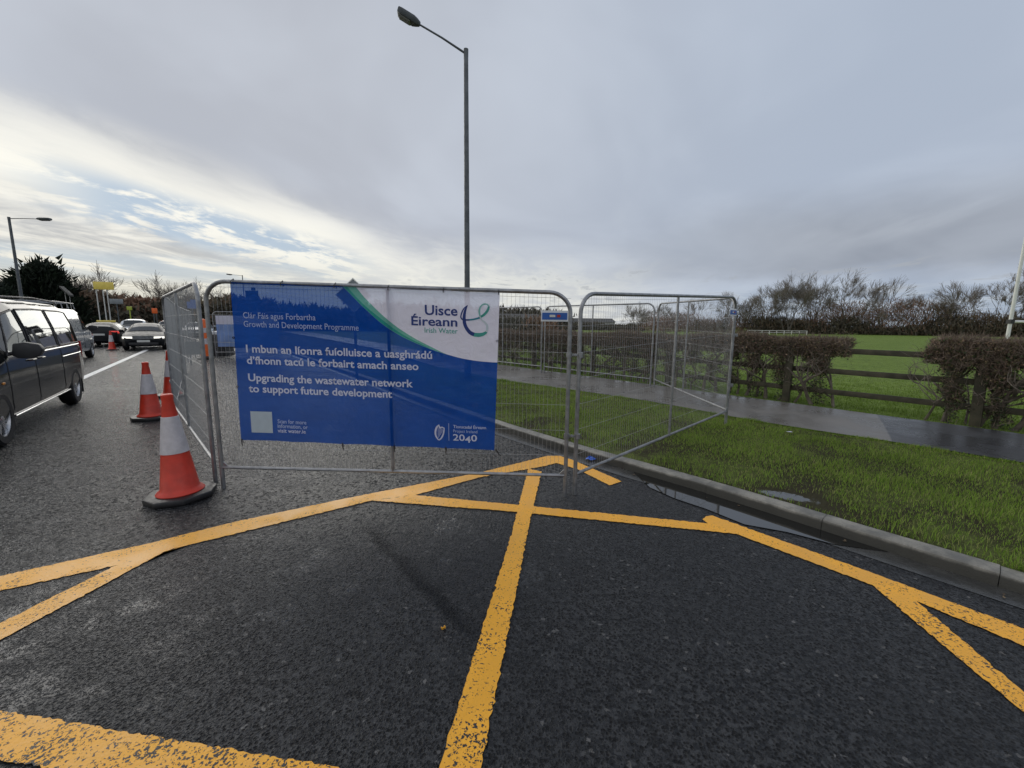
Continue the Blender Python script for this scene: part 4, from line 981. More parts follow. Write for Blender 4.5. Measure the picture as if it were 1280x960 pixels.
def make_car(sp, label, cat, loc, rz, group=None, name='car'):
    C = Car(sp); root = thing(name, label, cat, (loc[0], loc[1], 0), rz, group)
    xs = sorted(set([round(v, 3) for k in C.P for v, _ in C.P[k]]+[round(a, 3) for a in np.arange(0, C.L+.001, .09)]+[round(v, 3) for w in C.windows for v in w[:2]]))
    xs = [x for i, x in enumerate(xs) if i == 0 or x-xs[i-1] > .004]
    vs = []; fs = []; n = 2*(RING-1)
    for x in xs:
        r = C.sec(x); ring = [(C.L/2-x, y, z) for y, z in r]+[(C.L/2-x, -y, z) for y, z in r[-2:0:-1]]; vs += ring
    for i in range(len(xs)-1):
        for j in range(n): fs.append((i*n+j, (i+1)*n+j, (i+1)*n+(j+1) % n, i*n+(j+1) % n))
    fs += [tuple(range(n)), tuple((len(xs)-1)*n+j for j in range(n))[::-1]]
    body = MB().add(vs, fs).build('body', [C.paint, M['dark']], root)
    bm = bmesh.new(); bm.from_mesh(body.data); bmesh.ops.recalc_face_normals(bm, faces=bm.faces); bm.to_mesh(body.data); bm.free()
    # wheel arches
    cut = MB()
    for ax in C.axles:
        for sd_ in (-1, 1):
            cut.lathe([(C.wr+.055, -.16), (C.wr+.055, .16)], 28, (C.L/2-ax, sd_*(C.hw-.07), C.wr+.01), axis='y', cap=True)
    co = cut.build('cut', M['dark'], smooth=False)
    bm = bmesh.new(); bm.from_mesh(co.data); bmesh.ops.recalc_face_normals(bm, faces=bm.faces); bm.to_mesh(co.data); bm.free()
    md = body.modifiers.new('b', 'BOOLEAN'); md.operation = 'DIFFERENCE'; md.object = co; md.solver = 'EXACT'
    try: md.material_mode = 'TRANSFER'
    except Exception: pass
    bpy.context.view_layer.update()
    me = bpy.data.meshes.new_from_object(body.evaluated_get(bpy.context.evaluated_depsgraph_get())); body.modifiers.clear(); body.data = me; bpy.data.objects.remove(co)
    # window openings
    if C.open:
        bm = bmesh.new(); bm.from_mesh(me); kill = []
        for f in bm.faces:
            c = f.calc_center_median(); x = C.L/2-c.x; r = C.sec(min(max(x, 0), C.L))
            for w in C.windows:
                if w[0] < x < w[1] and r[6][1]-.001 < c.z < r[8][1]+.001 and abs(c.y) > r[8][0]-.06: kill.append(f); break
        bmesh.ops.delete(bm, geom=kill, context='FACES'); bm.to_mesh(me); bm.free()
    me.shade_smooth(); me.set_sharp_from_angle(angle=R_(32))
    body.name = 'body'
    # side windows
    for sd_ in (-1, 1):
        for w in C.windows:
            xb0, xb1, xt0, xt1 = w[0], w[1], w[2], w[3]; vs = []; fs = []; nx, nz = 10, 6
            for j in range(nz+1):
                t_ = j/nz*.94+.03
                for i in range(nx+1):
                    a = i/nx; x = (xb0+(xb1-xb0)*a)*(1-t_)+(xt0+(xt1-xt0)*a)*t_
                    k = 6 if t_ < .5 else 7; f = t_*2-(0 if k == 6 else 1); vs.append(C.pt(x, k, f, sd_, .006))
            for j in range(nz):
                for i in range(nx): a = j*(nx+1)+i; fs.append((a, a+1, a+nx+2, a+nx+1))
            MB().add(vs, fs).build('window', M['glass'] if C.open else M['glassdark'], root)
            if C.open:    # dark rubber surround and the painted corner left by a slanting pillar
                edge = [vs[i] for i in range(nx+1)]+[vs[j*(nx+1)+nx] for j in range(1, nz+1)]+[vs[nz*(nx+1)+i] for i in range(nx-1, -1, -1)]+[vs[j*(nx+1)] for j in range(nz-1, 0, -1)]
                MB().tube(edge, .013, 5, closed=True).build('window_seal', M['dark'], root)
                def fill(xa0, xa1):
                    p = [C.pt(xa0, 6, 0, sd_, .002), C.pt(xa1, 6, 0, sd_, .002), C.pt(xa1, 7, 1, sd_, .002)]
                    return p
                if xt0 > xb0+.02: MB().add([C.pt(xb0, 6, 0, sd_, .003), C.pt(xb0, 7, 0, sd_, .003), C.pt(xb0, 7, 1, sd_, .003), C.pt(xt0, 7, 1, sd_, .003), C.pt((xb0+xt0)/2, 7, 0, sd_, .003)], [(0, 1, 4), (1, 2, 3, 4)]).build('pillar', C.paint, root, smooth=False)
                if xt1 < xb1-.02: MB().add([C.pt(xb1, 6, 0, sd_, .003), C.pt(xb1, 7, 0, sd_, .003), C.pt(xb1, 7, 1, sd_, .003), C.pt(xt1, 7, 1, sd_, .003), C.pt((xb1+xt1)/2, 7, 0, sd_, .003)], [(0, 1, 4), (1, 2, 3, 4)]).build('pillar', C.paint, root, smooth=False)
    # windscreen and rear window
    def screen(nm, xa, xb, ins):
        vs = []; fs = []; nx, ny = 8, 12
        for i in range(nx+1):
            x = xa+(xb-xa)*i/nx; r = C.sec(x); hw = r[9][0]-ins+.03*(0 if i in (0, nx) else 0)
            for j in range(ny+1):
                y = hw*(2*j/ny-1); ay = abs(y)
                z = np.interp(ay, [r[11][0], r[10][0], r[9][0], r[8][0]], [r[11][1], r[10][1], r[9][1], r[8][1]])
                dx = .008*(1 if xa < C.L/2 else -1); vs.append((C.L/2-x+dx, y, z+.007))
        for i in range(nx):
            for j in range(ny): a = i*(ny+1)+j; fs.append((a, a+1, a+ny+2, a+ny+1))
        MB().add(vs, fs).build(nm, M['glassdark'], root)
    screen('windscreen', C.ws[0], C.ws[1], .03); screen('rear_window', C.rs[0], C.rs[1], .03)
    # wheels
    for ax in C.axles:
        for sd_ in (-1, 1):
            cx, cy = C.L/2-ax, sd_*(C.hw-.108); R = C.wr
            w = MB().lathe([(R*.66, -.105), (R*.90, -.11), (R*.985, -.085), (R, -.05), (R, .05), (R*.985, .085), (R*.90, .11), (R*.66, .105)], 36, (cx, cy, R), axis='y').build('wheel', M['tyre'], root)
            o = sd_*.092; rm = MB()
            rm.lathe([(R*.69, o), (R*.66, o-sd_*.02), (R*.60, o-sd_*.07), (R*.2, o-sd_*.085), (.001, o-sd_*.085)], 30, (cx, cy, R), axis='y', mi=1)
            rm.lathe([(R*.70, o-sd_*.004), (R*.70, o+sd_*.008), (R*.63, o+sd_*.006), (R*.61, o-sd_*.03)], 36, (cx, cy, R), axis='y')
            rm.lathe([(R*.17, o-sd_*.05), (R*.17, o-sd_*.005), (R*.10, o+sd_*.006), (.001, o+sd_*.006)], 20, (cx, cy, R), axis='y')
            for k in range(5):
                a = 2*math.pi*k/5+.3
                for da in (-.15, .15):
                    p0 = (math.cos(a+da*.5), math.sin(a+da*.5)); p1 = (math.cos(a+da*1.4), math.sin(a+da*1.4)); wv_ = .030
                    q = [(p0[0]*R*.14, p0[1]*R*.14), (p1[0]*R*.65, p1[1]*R*.65)]; tx, tz = -math.sin(a), math.cos(a)
                    vv = []
                    for (px, pz), hw_ in zip(q, (.022, .030)):
                        for e, yy in ((-1, o-sd_*.012), (1, o-sd_*.012), (1, o-sd_*.05), (-1, o-sd_*.05)): vv.append((cx+px+tx*hw_*e, cy+yy, R+pz+tz*hw_*e))
                    rm.add(vv, [(0, 1, 5, 4), (1, 2, 6, 5), (3, 0, 4, 7), (2, 3, 7, 6)])
            rm.build('rim', [M['rim'], M['dark']], w)
    # lamps, plates, mirrors, handles, bumpers
    F = C.L/2
    for sd_ in (-1, 1):
        y = sd_*(C.hw*.72); zh = C.zhead
        def lamp(nm, mat, xs_, ys_, z0, z1):
            vv = []
            for x, yy in zip(xs_, ys_): vv += [(x, sd_*yy, z0), (x, sd_*yy, z1)]
            ff = [(2*i, 2*i+1, 2*i+3, 2*i+2) for i in range(len(xs_)-1)]
            o = MB().add(vv, ff).build(nm, mat, root)
            m_ = o.modifiers.new('s', 'SOLIDIFY'); m_.thickness = .014; m_.offset = 0
            bpy.context.view_layer.update(); nm_ = bpy.data.meshes.new_from_object(o.evaluated_get(bpy.context.evaluated_depsgraph_get())); o.modifiers.clear(); o.data = nm_; return o
        def yat(x, z):
            r = C.sec(x); return float(np.interp(z, [p[1] for p in r[1:7]], [p[0] for p in r[1:7]]))
        fx = [.015, .06, .16, .30]; lamp('headlight', C.headmat, [F-x+.012 for x in fx], [yat(x, zh)*(.66 if i == 0 else .93 if i == 1 else 1)+.004 for i, x in enumerate(fx)], zh-.06, zh+.06)
        tx = [C.L-.012, C.L-.05, C.L-.16, C.L-.26][:C.ntail]; lamp('tail_lamp', C.tailmat, [F-x-.012 for x in tx], [yat(x, C.ztail)*(.70 if i == 0 else .95 if i == 1 else 1)+.004 for i, x in enumerate(tx)], C.ztail-C.htail, C.ztail+C.htail)
        xm = C.xmir; r = C.sec(xm); my = r[6][0]; mz = r[6][1]+.05
        mb = MB(); mb.tube([(F-xm, sd_*(my-.02), mz-.03), (F-xm-.01, sd_*(my+.10), mz+.0)], .028, 8); pr = [(.00, -.07), (.05, -.11), (.16, -.12), (.24, -.08), (.27, .0), (.24, .07), (.12, .10), (.02, .08)]
        m_ = C.mir; vv = [(F-xm+.07-abs(p[0]-.13)*.12, sd_*(my+.03+p[0]*m_), mz+.03+p[1]*m_*.95) for p in pr]+[(F-xm-.075, sd_*(my+.03+p[0]*m_), mz+.03+p[1]*m_*.95) for p in pr]; k_ = len(pr)
        mb.add(vv, [tuple(range(k_)), tuple(range(2*k_-1, k_-1, -1))]+[(i, i+k_, (i+1) % k_+k_, (i+1) % k_) for i in range(k_)]); mo = mb.build('wing_mirror', C.mirmat, root, bevel=.012)
        for xh in C.handles:
            r = C.sec(xh); zz_ = r[5][1]-.02; yy = C.sec(xh)[5][0]
            MB().tube([(F-xh+.10, sd_*(yy-.005), zz_), (F-xh+.07, sd_*(yy+.03), zz_+.004), (F-xh-.07, sd_*(yy+.03), zz_+.004), (F-xh-.10, sd_*(yy-.005), zz_)], .014, 8).build('door_handle', C.paint, root)
        for xd in C.doors:
            pts = []
            for k, f in ((1, .9), (3, 0), (3, .5), (4, 0), (4, .5), (5, 0), (5, .8)): pts.append(C.pt(xd, k, f, sd_, .0015))
            MB().tube(pts, .004, 4).build('door_seam', M['dark'], root)
    r = C.sec(.03)
    MB().box((F+.012, 0, .48), (.02, .52, .11)).build('number_plate', M['plate'], root, bevel=.004)
    MB().box((-F-.012, 0, C.zrplate), (.02, .52, .11)).build('number_plate', M['plate'], root, bevel=.004)
    gr = MB()
    for k in range(5): gr.box((F+.004, 0, .60+k*.035), (.03, C.hw*.95, .012))
    gr.box((F-.004, 0, .67), (.02, C.hw*.95, .19), mi=1); gr.build('grille', [M['chrome'], M['dark']], root)
    MB().box((F-.003, 0, .34), (.03, C.hw*1.3, .13)).build('air_intake', M['dark'], root, bevel=.01)
    return root, C, body
def L_(*a): return list(a)
# dark people carrier, near left
LV = 5.30
van = dict(L=LV, hw=.96, wr=.345, axles=(.93, 4.33), open=True, paint=M['vanpaint'], headmat=M['chrome'], tailmat=M['redlamp'], mirmat=M['dark'], zhead=.80, ztail=1.0, htail=.16, ntail=3, zrplate=.75, mir=1.08,
    P=dict(zb=[(0, .34), (.12, .24), (.5, .22), (4.9, .24), (LV-.08, .30), (LV, .42)],
           belt=[(0, .72), (.10, .86), (.9, 1.04), (1.25, 1.10), (LV-.2, 1.14), (LV, 1.12)],
           top=[(0, .78), (.10, .92), (.95, 1.12), (1.5, 1.52), (1.95, 1.79), (2.3, 1.865), (3.2, 1.89), (LV-.7, 1.875), (LV-.25, 1.835), (LV-.10, 1.76), (LV-.03, 1.62), (LV, 1.45)],
           wm=[(0, .62), (.06, .82), (.22, .92), (.8, .96), (LV-.5, .96), (LV-.12, .925), (LV-.03, .87), (LV, .78)],
           wt=[(0, .48), (.10, .68), (.95, .78), (1.5, .77), (2.1, .79), (LV-.4, .795), (LV-.10, .74), (LV, .66)]),
    windows=[(1.42, 2.30, 1.88, 2.30), (2.40, 3.62, 2.40, 3.62), (3.70, 4.98, 3.70, 4.86)], ws=(1.02, 1.86), rs=(LV-.10, LV-.03), xmir=1.52, handles=(2.18, 2.58), doors=(1.30, 2.35, 3.66))
hd = Vector((1.978, -2.766)).normalized(); lf = Vector((-hd.y, hd.x)); rz = math.atan2(hd.y, hd.x)
fw = Vector((-6.41, 5.07)); mid = fw-hd*(LV/2-.93)-lf*.96
vroot, VC, vb = make_car(van, 'large dark metallic people carrier at the left edge, nearest vehicle', 'van', mid, rz, name='parked_van')
F = LV/2
for sd_ in (-1, 1):
    MB().tube([VC.pt(x, 2, .2, sd_, .012) for x in np.linspace(1.34, 3.92, 12)], .014, 6).build('sill_trim', M['chrome'], vroot)
    MB().tube([VC.pt(x, 5, .75, sd_, .006) for x in np.linspace(2.5, 5.0, 12)], .010, 5).build('belt_trim', M['chrome'], vroot)
    MB().tube([VC.pt(x, 4, .70, sd_, .003) for x in np.linspace(3.7, 5.0, 8)], .008, 5).build('door_rail', M['chrome'], vroot)
    MB().box((F-4.33-.42, sd_*.86, .30), (.012, .2, .28)).build('mud_flap', M['dark'], vroot)
    p = VC.pt(1.08, 4, .3, sd_, .004); MB().box(p, (.07, .012, .03)).build('side_repeater', M['amber'], vroot, bevel=.005)
    MB().tube([(F-1.75, sd_*.70, 1.80), (F-2.1, sd_*.73, 1.91), (F-3.5, sd_*.735, 1.945), (F-4.7, sd_*.72, 1.92), (F-4.95, sd_*.70, 1.87)], .014, 8).build('roof_rail', M['dark'], vroot)
    for xs_ in (2.0, 3.1, 4.15): 
        MB().box((F-xs_-.0, sd_*.40, .70), (.50, .50, .22)).build('seat', M['seat'], vroot, bevel=.05)
        MB().box((F-xs_-.25, sd_*.40, 1.02), (.14, .50, .62), tilt=-.15).build('seat_back', M['seat'], vroot, bevel=.05)
        MB().box((F-xs_-.32, sd_*.40, 1.42), (.10, .26, .18)).build('headrest', M['seat'], vroot, bevel=.03)
MB().box((F-1.35, 0, .98), (.35, 1.6, .22)).build('dashboard', M['dark'], vroot, bevel=.05)
def ring_at(x, y, z, r): return [(x+.3*r*math.cos(a), y+r*math.cos(a), z+r*math.sin(a)) for a in [2*math.pi*k/20 for k in range(20)]]
MB().tube(ring_at(F-1.68, -.40, 1.08, .18), .015, 6, closed=True).build('steering_wheel', M['dark'], vroot)

def saloon_spec(paint, L=4.62, hw=.90, H=1.44, est=False, head='dim', tail='dim', suv=0, mir=.8):
    H0 = H-.035; r = H0-1.405
    top = [(0, .62), (.08, .72), (.5, .84), (1.25, .96), (1.7, 1.20), (2.05, H0-.06), (2.5, H0), (3.1, H0-.02)]
    if est: top += [(L-.75, H0-.06), (L-.45, H0-.16), (L-.18, 1.16), (L-.05, 1.0), (L, .9)]
    else: top += [(3.55, H0-.12), (4.0, 1.13), (4.2, 1.07), (L-.06, 1.03), (L, .92)]
    top = [(a, b+suv*(.14 if b < 1.2 else 0)) for a, b in top]
    rs = (L-.42, L-.16) if est else (3.48, 4.05)
    wins = [(1.55, 2.45, 1.98, 2.45), (2.53, 3.35, 2.53, 3.35)]+([(3.42, L-.72, 3.42, L-.86)] if est else [(3.42, 3.80, 3.42, 3.52)])
    return dict(L=L, hw=hw, wr=.325+suv*.03, axles=(.86, L-.98), open=False, paint=paint, headmat=M['headlit'] if head == 'lit' else M['chrome'], tailmat=M['brake'] if tail == 'lit' else M['redlamp'], mirmat=paint, zhead=.66+suv*.12, ztail=.86+suv*.12, htail=.075, ntail=4, zrplate=.72, mir=mir,
        P=dict(zb=[(0, .30), (.1, .20), (.5, .19+suv*.06), (L-.5, .20+suv*.06), (L-.08, .26), (L, .36)],
               belt=[(0, .58), (.08, .68), (.6, .80), (1.4, .92), (L-.6, .97), (L-.05, .92), (L, .80)] if not suv else [(0, .68), (.08, .80), (.6, .94), (1.4, 1.04), (L-.5, 1.08), (L, .98)],
               top=top, wm=[(0, hw*.62), (.05, hw*.82), (.2, hw*.94), (.7, hw), (L-.6, hw), (L-.18, hw*.95), (L-.04, hw*.86), (L, hw*.74)],
               wt=[(0, hw*.5), (.1, hw*.70), (1.2, hw*.80), (1.9, hw*.70), (2.4, hw*.66), (L-1.2, hw*.65), (L-.6, hw*.66), (L-.1, hw*.68), (L, hw*.6)]),
        windows=wins, ws=(1.30, 2.02), rs=rs, xmir=1.62, handles=(2.3, 3.2), doors=(1.45, 2.49, 3.38))
def toward(x, y): return math.atan2(-y, -x)
make_car(saloon_spec(M['blackpaint'], head='lit', hw=.91), 'black saloon with lit headlights facing the camera at the end of the white line', 'car', (-21.1, 23.9), -.93)
tx, _, _ = make_car(saloon_spec(M['blackpaint'], L=4.55, hw=.9, H=1.46, est=True, tail='lit'), 'dark estate car seen from behind with a yellow roof bar and lit brake lamps', 'car', (-25.6, 26.2), math.pi-.98)
MB().box((-.15, 0, 1.50), (.18, .86, .12)).build('roof_sign', M['yellowsign'], tx, bevel=.02)
make_car(saloon_spec(M['whitepaint'], L=4.6, hw=.93, H=1.66, est=True, suv=1), 'pale roofed tall car half hidden behind the black saloon', 'car', (-27.9, 30.6), -.95)
make_car(saloon_spec(M['greypaint'], L=4.5, hw=.91, H=1.60, est=True, suv=1), 'dark car showing only its roof between the black saloon and the fence', 'car', (-30.2, 36.5), -.92)
make_car(saloon_spec(M['whitepaint'], L=4.3, hw=.88, H=1.48, est=True), 'white car seen through the left mesh fence, the nearer of two', 'car', (-31.4, 41.0), -.95)
make_car(saloon_spec(M['silverpaint'], L=4.5, hw=.9, H=1.46), 'silver car seen through the left mesh fence, the farther of two', 'car', (-35.0, 47.0), -.9)
# silver van with roof rack beyond the dark carrier
LS = 4.9
sv = dict(L=LS, hw=.95, wr=.33, axles=(.90, 3.95), open=False, paint=M['silverpaint'], headmat=M['chrome'], tailmat=M['redlamp'], mirmat=M['dark'], zhead=.84, ztail=1.0, htail=.25, ntail=3, zrplate=.6, mir=1.1,
    P=dict(zb=[(0, .34), (.12, .26), (LS-.1, .3), (LS, .4)], belt=[(0, .80), (.1, .95), (.8, 1.14), (1.1, 1.18), (LS, 1.2)],
           top=[(0, .86), (.10, 1.0), (.8, 1.2), (1.55, 1.85), (1.95, 1.98), (LS-.3, 1.98), (LS-.08, 1.9), (LS, 1.7)],
           wm=[(0, .64), (.06, .84), (.22, .92), (.8, .95), (LS-.1, .94), (LS, .86)], wt=[(0, .5), (.1, .7), (.8, .80), (1.6, .78), (2, .82), (LS-.1, .82), (LS, .76)]),
    windows=[(1.15, 2.1, 1.62, 2.1)], ws=(.90, 1.6), rs=(LS-.08, LS-.02), xmir=1.2, handles=(2.0,), doors=(1.05, 2.15))
sroot, SCc, _ = make_car(sv, 'silver van with a roof rack, mostly hidden behind the dark people carrier', 'van', (-17.75, 15.75), math.pi-.93, name='parked_van')
for sd_ in (-1, 1): MB().tube([(.9, sd_*.66, 2.22), (-2.1, sd_*.66, 2.22)], .022, 6).build('rack_rail', M['galv'], sroot)
for k in range(4): MB().tube([(.8-k*.9, -.70, 2.0), (.8-k*.9, -.66, 2.22), (.8-k*.9, .66, 2.22), (.8-k*.9, .70, 2.0)], .018, 6).build('rack_bar', M['galv'], sroot)

# ------------------------------------------------------------------ bare trees, hedges, scrub
def bare_tree(h, seed, lean=(.25, .1), spread=.62, stems=1, levels=6, droop=0, tmin=.018, twmat=None, dens=1.0, trunk_r=None):
    """returns (trunk MB, crown MB)"""
    rnd = random.Random(seed); trunk = MB(); crown = MB(); LN = Vector((lean[0], lean[1], 0))
    def br(p, d, ln, r, lv):
        n = 3; pts = [p]; q = Vector(p); dd = Vector(d)
        for k in range(n):
            dd = (dd+Vector((rnd.gauss(0, .13), rnd.gauss(0, .13), rnd.gauss(0, .07)))+LN*.10*(1+(levels-lv)*.25)+Vector((0, 0, .05-droop))).normalized(); q = q+dd*ln/n; pts.append(Vector(q))
        rs = [max(tmin, r*(1-.42*k/n)) for k in range(n+1)]
        (trunk if lv > levels-2 else crown).tube(pts, rs, 7 if lv > levels-2 else 5 if lv > 2 else 3, cap=False)
        if lv == 0: return
        m_ = rnd.choice((2, 3, 3)) if lv > 1 else int(rnd.choice((3, 4, 5))*dens)
        for k in range(m_):
            f = 1.0 if k == 0 else rnd.uniform(.45, 1.0); i = min(n-1, int(f*n)); base = pts[i].lerp(pts[i+1], f*n-i) if f < 1 else pts[-1]
            ax = dd.orthogonal().normalized(); ax.rotate(Matrix.Rotation(rnd.uniform(0, 6.28), 3, dd)); ang = rnd.uniform(.16, spread)*(1.15 if k else .5)
            nd_ = Vector(dd); nd_.rotate(Matrix.Rotation(ang, 3, ax)); br(base, nd_, ln*rnd.uniform(.70, .95), rs[-1]*rnd.uniform(.6, .85), lv-1)
    for s_ in range(stems):
        a = rnd.uniform(0, 6.28); d = Vector((math.cos(a)*.22*(stems > 1), math.sin(a)*.22*(stems > 1), 1)).normalized()
        br(Vector((math.cos(a)*.25*(stems > 1), math.sin(a)*.25*(stems > 1), 0)), d, h*.215, trunk_r or h*.020/stems**.4, levels)
    return trunk, crown
def tree_thing(label, loc, mbs, rz=0, sc=1, group='bare winter trees along the far side of the field', cat='tree', name='bare_tree'):
    t = thing(name, label, cat, loc, rz, group); t.scale = (sc, sc, sc)
    mbs[0].build('trunk', M['bark'], t, smooth=False); mbs[1].build('crown', M['twig'], t, smooth=False); return t
protos = [tree_thing('broad wind-swept bare tree with many stems, left of the tall pair', (62.0, 94.0, .1), bare_tree(15.5, 11, (.16, 0), .78, 4, 5, tmin=.016, dens=2.8)),
          tree_thing('tallest wind-swept bare tree, crown leaning right beside the broad one', (73.5, 92.0, .1), bare_tree(16.5, 12, (.30, 0), .70, 2, 5, tmin=.016, dens=3)),
          tree_thing('slender bare tree with open branches right of the tall leaning tree', (80.5, 90.0, .1), bare_tree(15, 13, (.22, 0), .50, 2, 5, tmin=.018, dens=1.8)),
          tree_thing('round headed bare tree at the right centre of the tree line', (96.5, 84.0, .1), bare_tree(14.5, 14, (.15, 0), .72, 3, 5, tmin=.016, dens=2.8))]
more = [(0, 68.0, 95.0, 1.0, .6, 'second broad bare tree merging with the tall leaning one'), (3, 58.0, 97, .8, 1.2, 'bare tree over the pale rail at the far left of the tree row'), (2, 90.0, 86, .95, 2.0, 'thin dark bare tree between the slender and the round headed trees'), (3, 87.0, 88, .85, .9, 'smaller bare tree just right of the slender open one'),
        (1, 100.5, 82.0, 1.04, .2, 'tall leaning bare tree at the right centre of the tree line'), (2, 106.0, 79, .80, 1.0, 'dark thin bare tree right of the tall pair at right centre'), (3, 109.5, 76, .86, 2.2, 'bushy bare tree at the right of the tree line'), (0, 114, 73, .72, 1.0, 'wide low bare tree left of the goal post'), (3, 118, 68, .85, .4, 'bare tree seen right behind the goal post'), (1, 117, 58.0, .98, .3, 'bare tree at the right edge beyond the goal post'),
        (2, 46.5, 104, .72, .5, 'thin bare tree seen through the right fence panel, the left one'), (2, 51.5, 101, .8, 2.5, 'thin bare tree seen through the right fence panel, the right one'), (3, 38, 105, .62, .1, 'low bare tree behind the far shed, seen through the mesh')]
for pi_, x, y, s_, r_, lab in more:
    c = copy_tree(protos[pi_]); c.location = (x, y, .1); c.scale = (s_, s_, s_*random.uniform(.95, 1.05)); c.rotation_euler = (0, 0, (r_ if pi_ in (2, 3) else r_*.2)); c['label'] = lab
tree_thing('lone airy bare tree in the field seen through the fence panels', (16.4, 55.0, .1), bare_tree(5.3, 31, (.1, 0), .7, 3, 5, tmin=.009, dens=1.8), group='bare trees seen over the hedge')
tL = tree_thing('wide bare tree behind the yellow sign board on the left', (-47.0, 48.0, 0), bare_tree(8.4, 41, (.12, 0), .78, 4, 5, tmin=.012, dens=2), group='bare trees on the left')
for x, y, s_, r_, lab in ((-52.5, 48.5, .95, 1.7, 'wide bare tree left of the yellow sign board'), (-42.5, 50.0, .92, 3.0, 'wide bare tree right of the yellow sign board'), (-36.5, 53.0, .75, 4.1, 'small bare tree just left of the mesh fence corner'), (-49.5, 46.0, .98, 5.0, 'bare tree with twisted limbs directly behind the yellow sign poles'), (-39.5, 52.0, .86, 2.2, 'bare tree above the black saloon roof on the left'), (-56.0, 47.0, .9, .8, 'bare tree beside the dark evergreen on the left'), (-19.5, 66, .80, 2.1, 'bare tree top showing above the middle of the banner'), (-13, 68, .78, .5, 'bare tree top showing above the banner right of the diamond sign')):
    c = copy_tree(tL); c.location = (x, y, 0); c.scale = (s_, s_, s_); c.rotation_euler = (0, 0, r_); c['label'] = lab
def clumps(n, fn, smin, smax, asp, seed, up=.5):
    """n slim triangles at points from fn(rng) -> (x, y, z); returns arrays"""
    rng = np.random.default_rng(seed); P = fn(rng, n); a = rng.normal(0, 1, (n, 3)); a[:, 2] = np.abs(a[:, 2])*(1+up*3); a /= np.linalg.norm(a, axis=1)[:, None]
    b = rng.normal(0, 1, (n, 3)); b = np.cross(a, b); b /= np.linalg.norm(b, axis=1)[:, None]; s_ = rng.uniform(smin, smax, n)[:, None]
    V = np.stack([P-b*s_*asp, P+b*s_*asp, P+a*s_], 1).reshape(-1, 3); return V, np.arange(3*n).reshape(-1, 3)
def belt(name, label, path, hfn, depth, n, smin, smax, asp, mat, seed, up=.6, cat='scrub'):
    P = np.array(path, dtype=float); seg = np.linalg.norm(np.diff(P, axis=0), axis=1); cum = np.concatenate([[0], np.cumsum(seg)])
    def fn(rng, n):
        s_ = rng.uniform(0, cum[-1], n); x = np.interp(s_, cum, P[:, 0]); y = np.interp(s_, cum, P[:, 1])
        h = np.array([hfn(a) for a in s_]); z = h*rng.beta(1.2, 1.25, n)
        return np.stack([x+rng.normal(0, depth/2, n), y+rng.normal(0, depth/2, n), z], 1)
    V, Fc = clumps(n, fn, smin, smax, asp, seed, up); o = np_mesh(name, V, Fc, mat); tag(o, label, cat, kind='stuff'); return o
def shrubs(a, b, c):
    r = random.Random(int(c*100)+int(a*10)); L_ = 160; bs = []; s_ = -3
    while s_ < L_: bs.append((s_, a+b*r.uniform(-1.6, 1.5), r.uniform(2.4, 6.5))); s_ += r.uniform(2.2, 6.5)
    def f(s_):
        v = .8
        for p, h, w in bs:
            d = abs(s_-p)/w
            if d < 1: v = max(v, h*math.sqrt(1-d*d))
        return v
    return f
wob = lambda a, b, c: (lambda s_: a+b*math.sin(s_*.21+c)+b*.6*math.sin(s_*.53+c*2)+b*.35*math.sin(s_*1.3))
belt('scrub_belt', 'brown bramble and scrub under the bare trees along the far edge of the field', [(34, 108), (58, 100), (80, 92), (100, 82), (118, 66), (126, 50), (128, 40)], shrubs(5.8, 1.9, 1), 4, 70000, .3, 1.2, .06, M['scrub'], 51)
belt('scrub_belt', 'dark undergrowth at the foot of the tree row beyond the field', [(56, 99), (80, 90.5), (100, 80.5), (118, 64.5), (126, 48)], shrubs(2.5, 1.0, 2), 2.5, 16000, .4, 1.2, .15, M['scrubdark'], 52)
belt('scrub_belt', 'low brown hedgerow far behind the clipped hedge', [(-8, 46), (0, 44.5), (4.2, 43)], wob(2.2, .2, 0), 1.2, 6000, .2, .6, .15, M['scrub'], 53)
belt('scrub_belt', 'dark far trees and bushes behind the banner', [(-70, 66), (-45, 72), (-22, 74), (-4, 76), (9, 77)], shrubs(4.1, .5, 0), 3, 20000, .5, 1.5, .2, M['scrubdark'], 54)
belt('embankment_scrub', 'dark brown overgrown bank behind the far cars on the left', [(-66, 36), (-50, 44.5), (-40, 47.5), (-31, 52)], shrubs(4.2, .25, .5), 2, 26000, .35, 1.0, .22, M['scrub'], 55, .2)
belt('embankment_scrub', 'darker growth at the foot of the bank behind the far cars', [(-66, 34.5), (-50, 43), (-40, 46), (-31, 50.5)], shrubs(3.2, .5, 1.5), 1.5, 18000, .35, .9, .3, M['scrubdark'], 56, .2)
belt('scrub_belt', 'low far hedge line beside the pale shed across the field', [(8, 118), (22, 116), (34, 110)], wob(1.8, .3, 0), 2, 5000, .4, 1.0, .2, M['scrubdark'], 57)
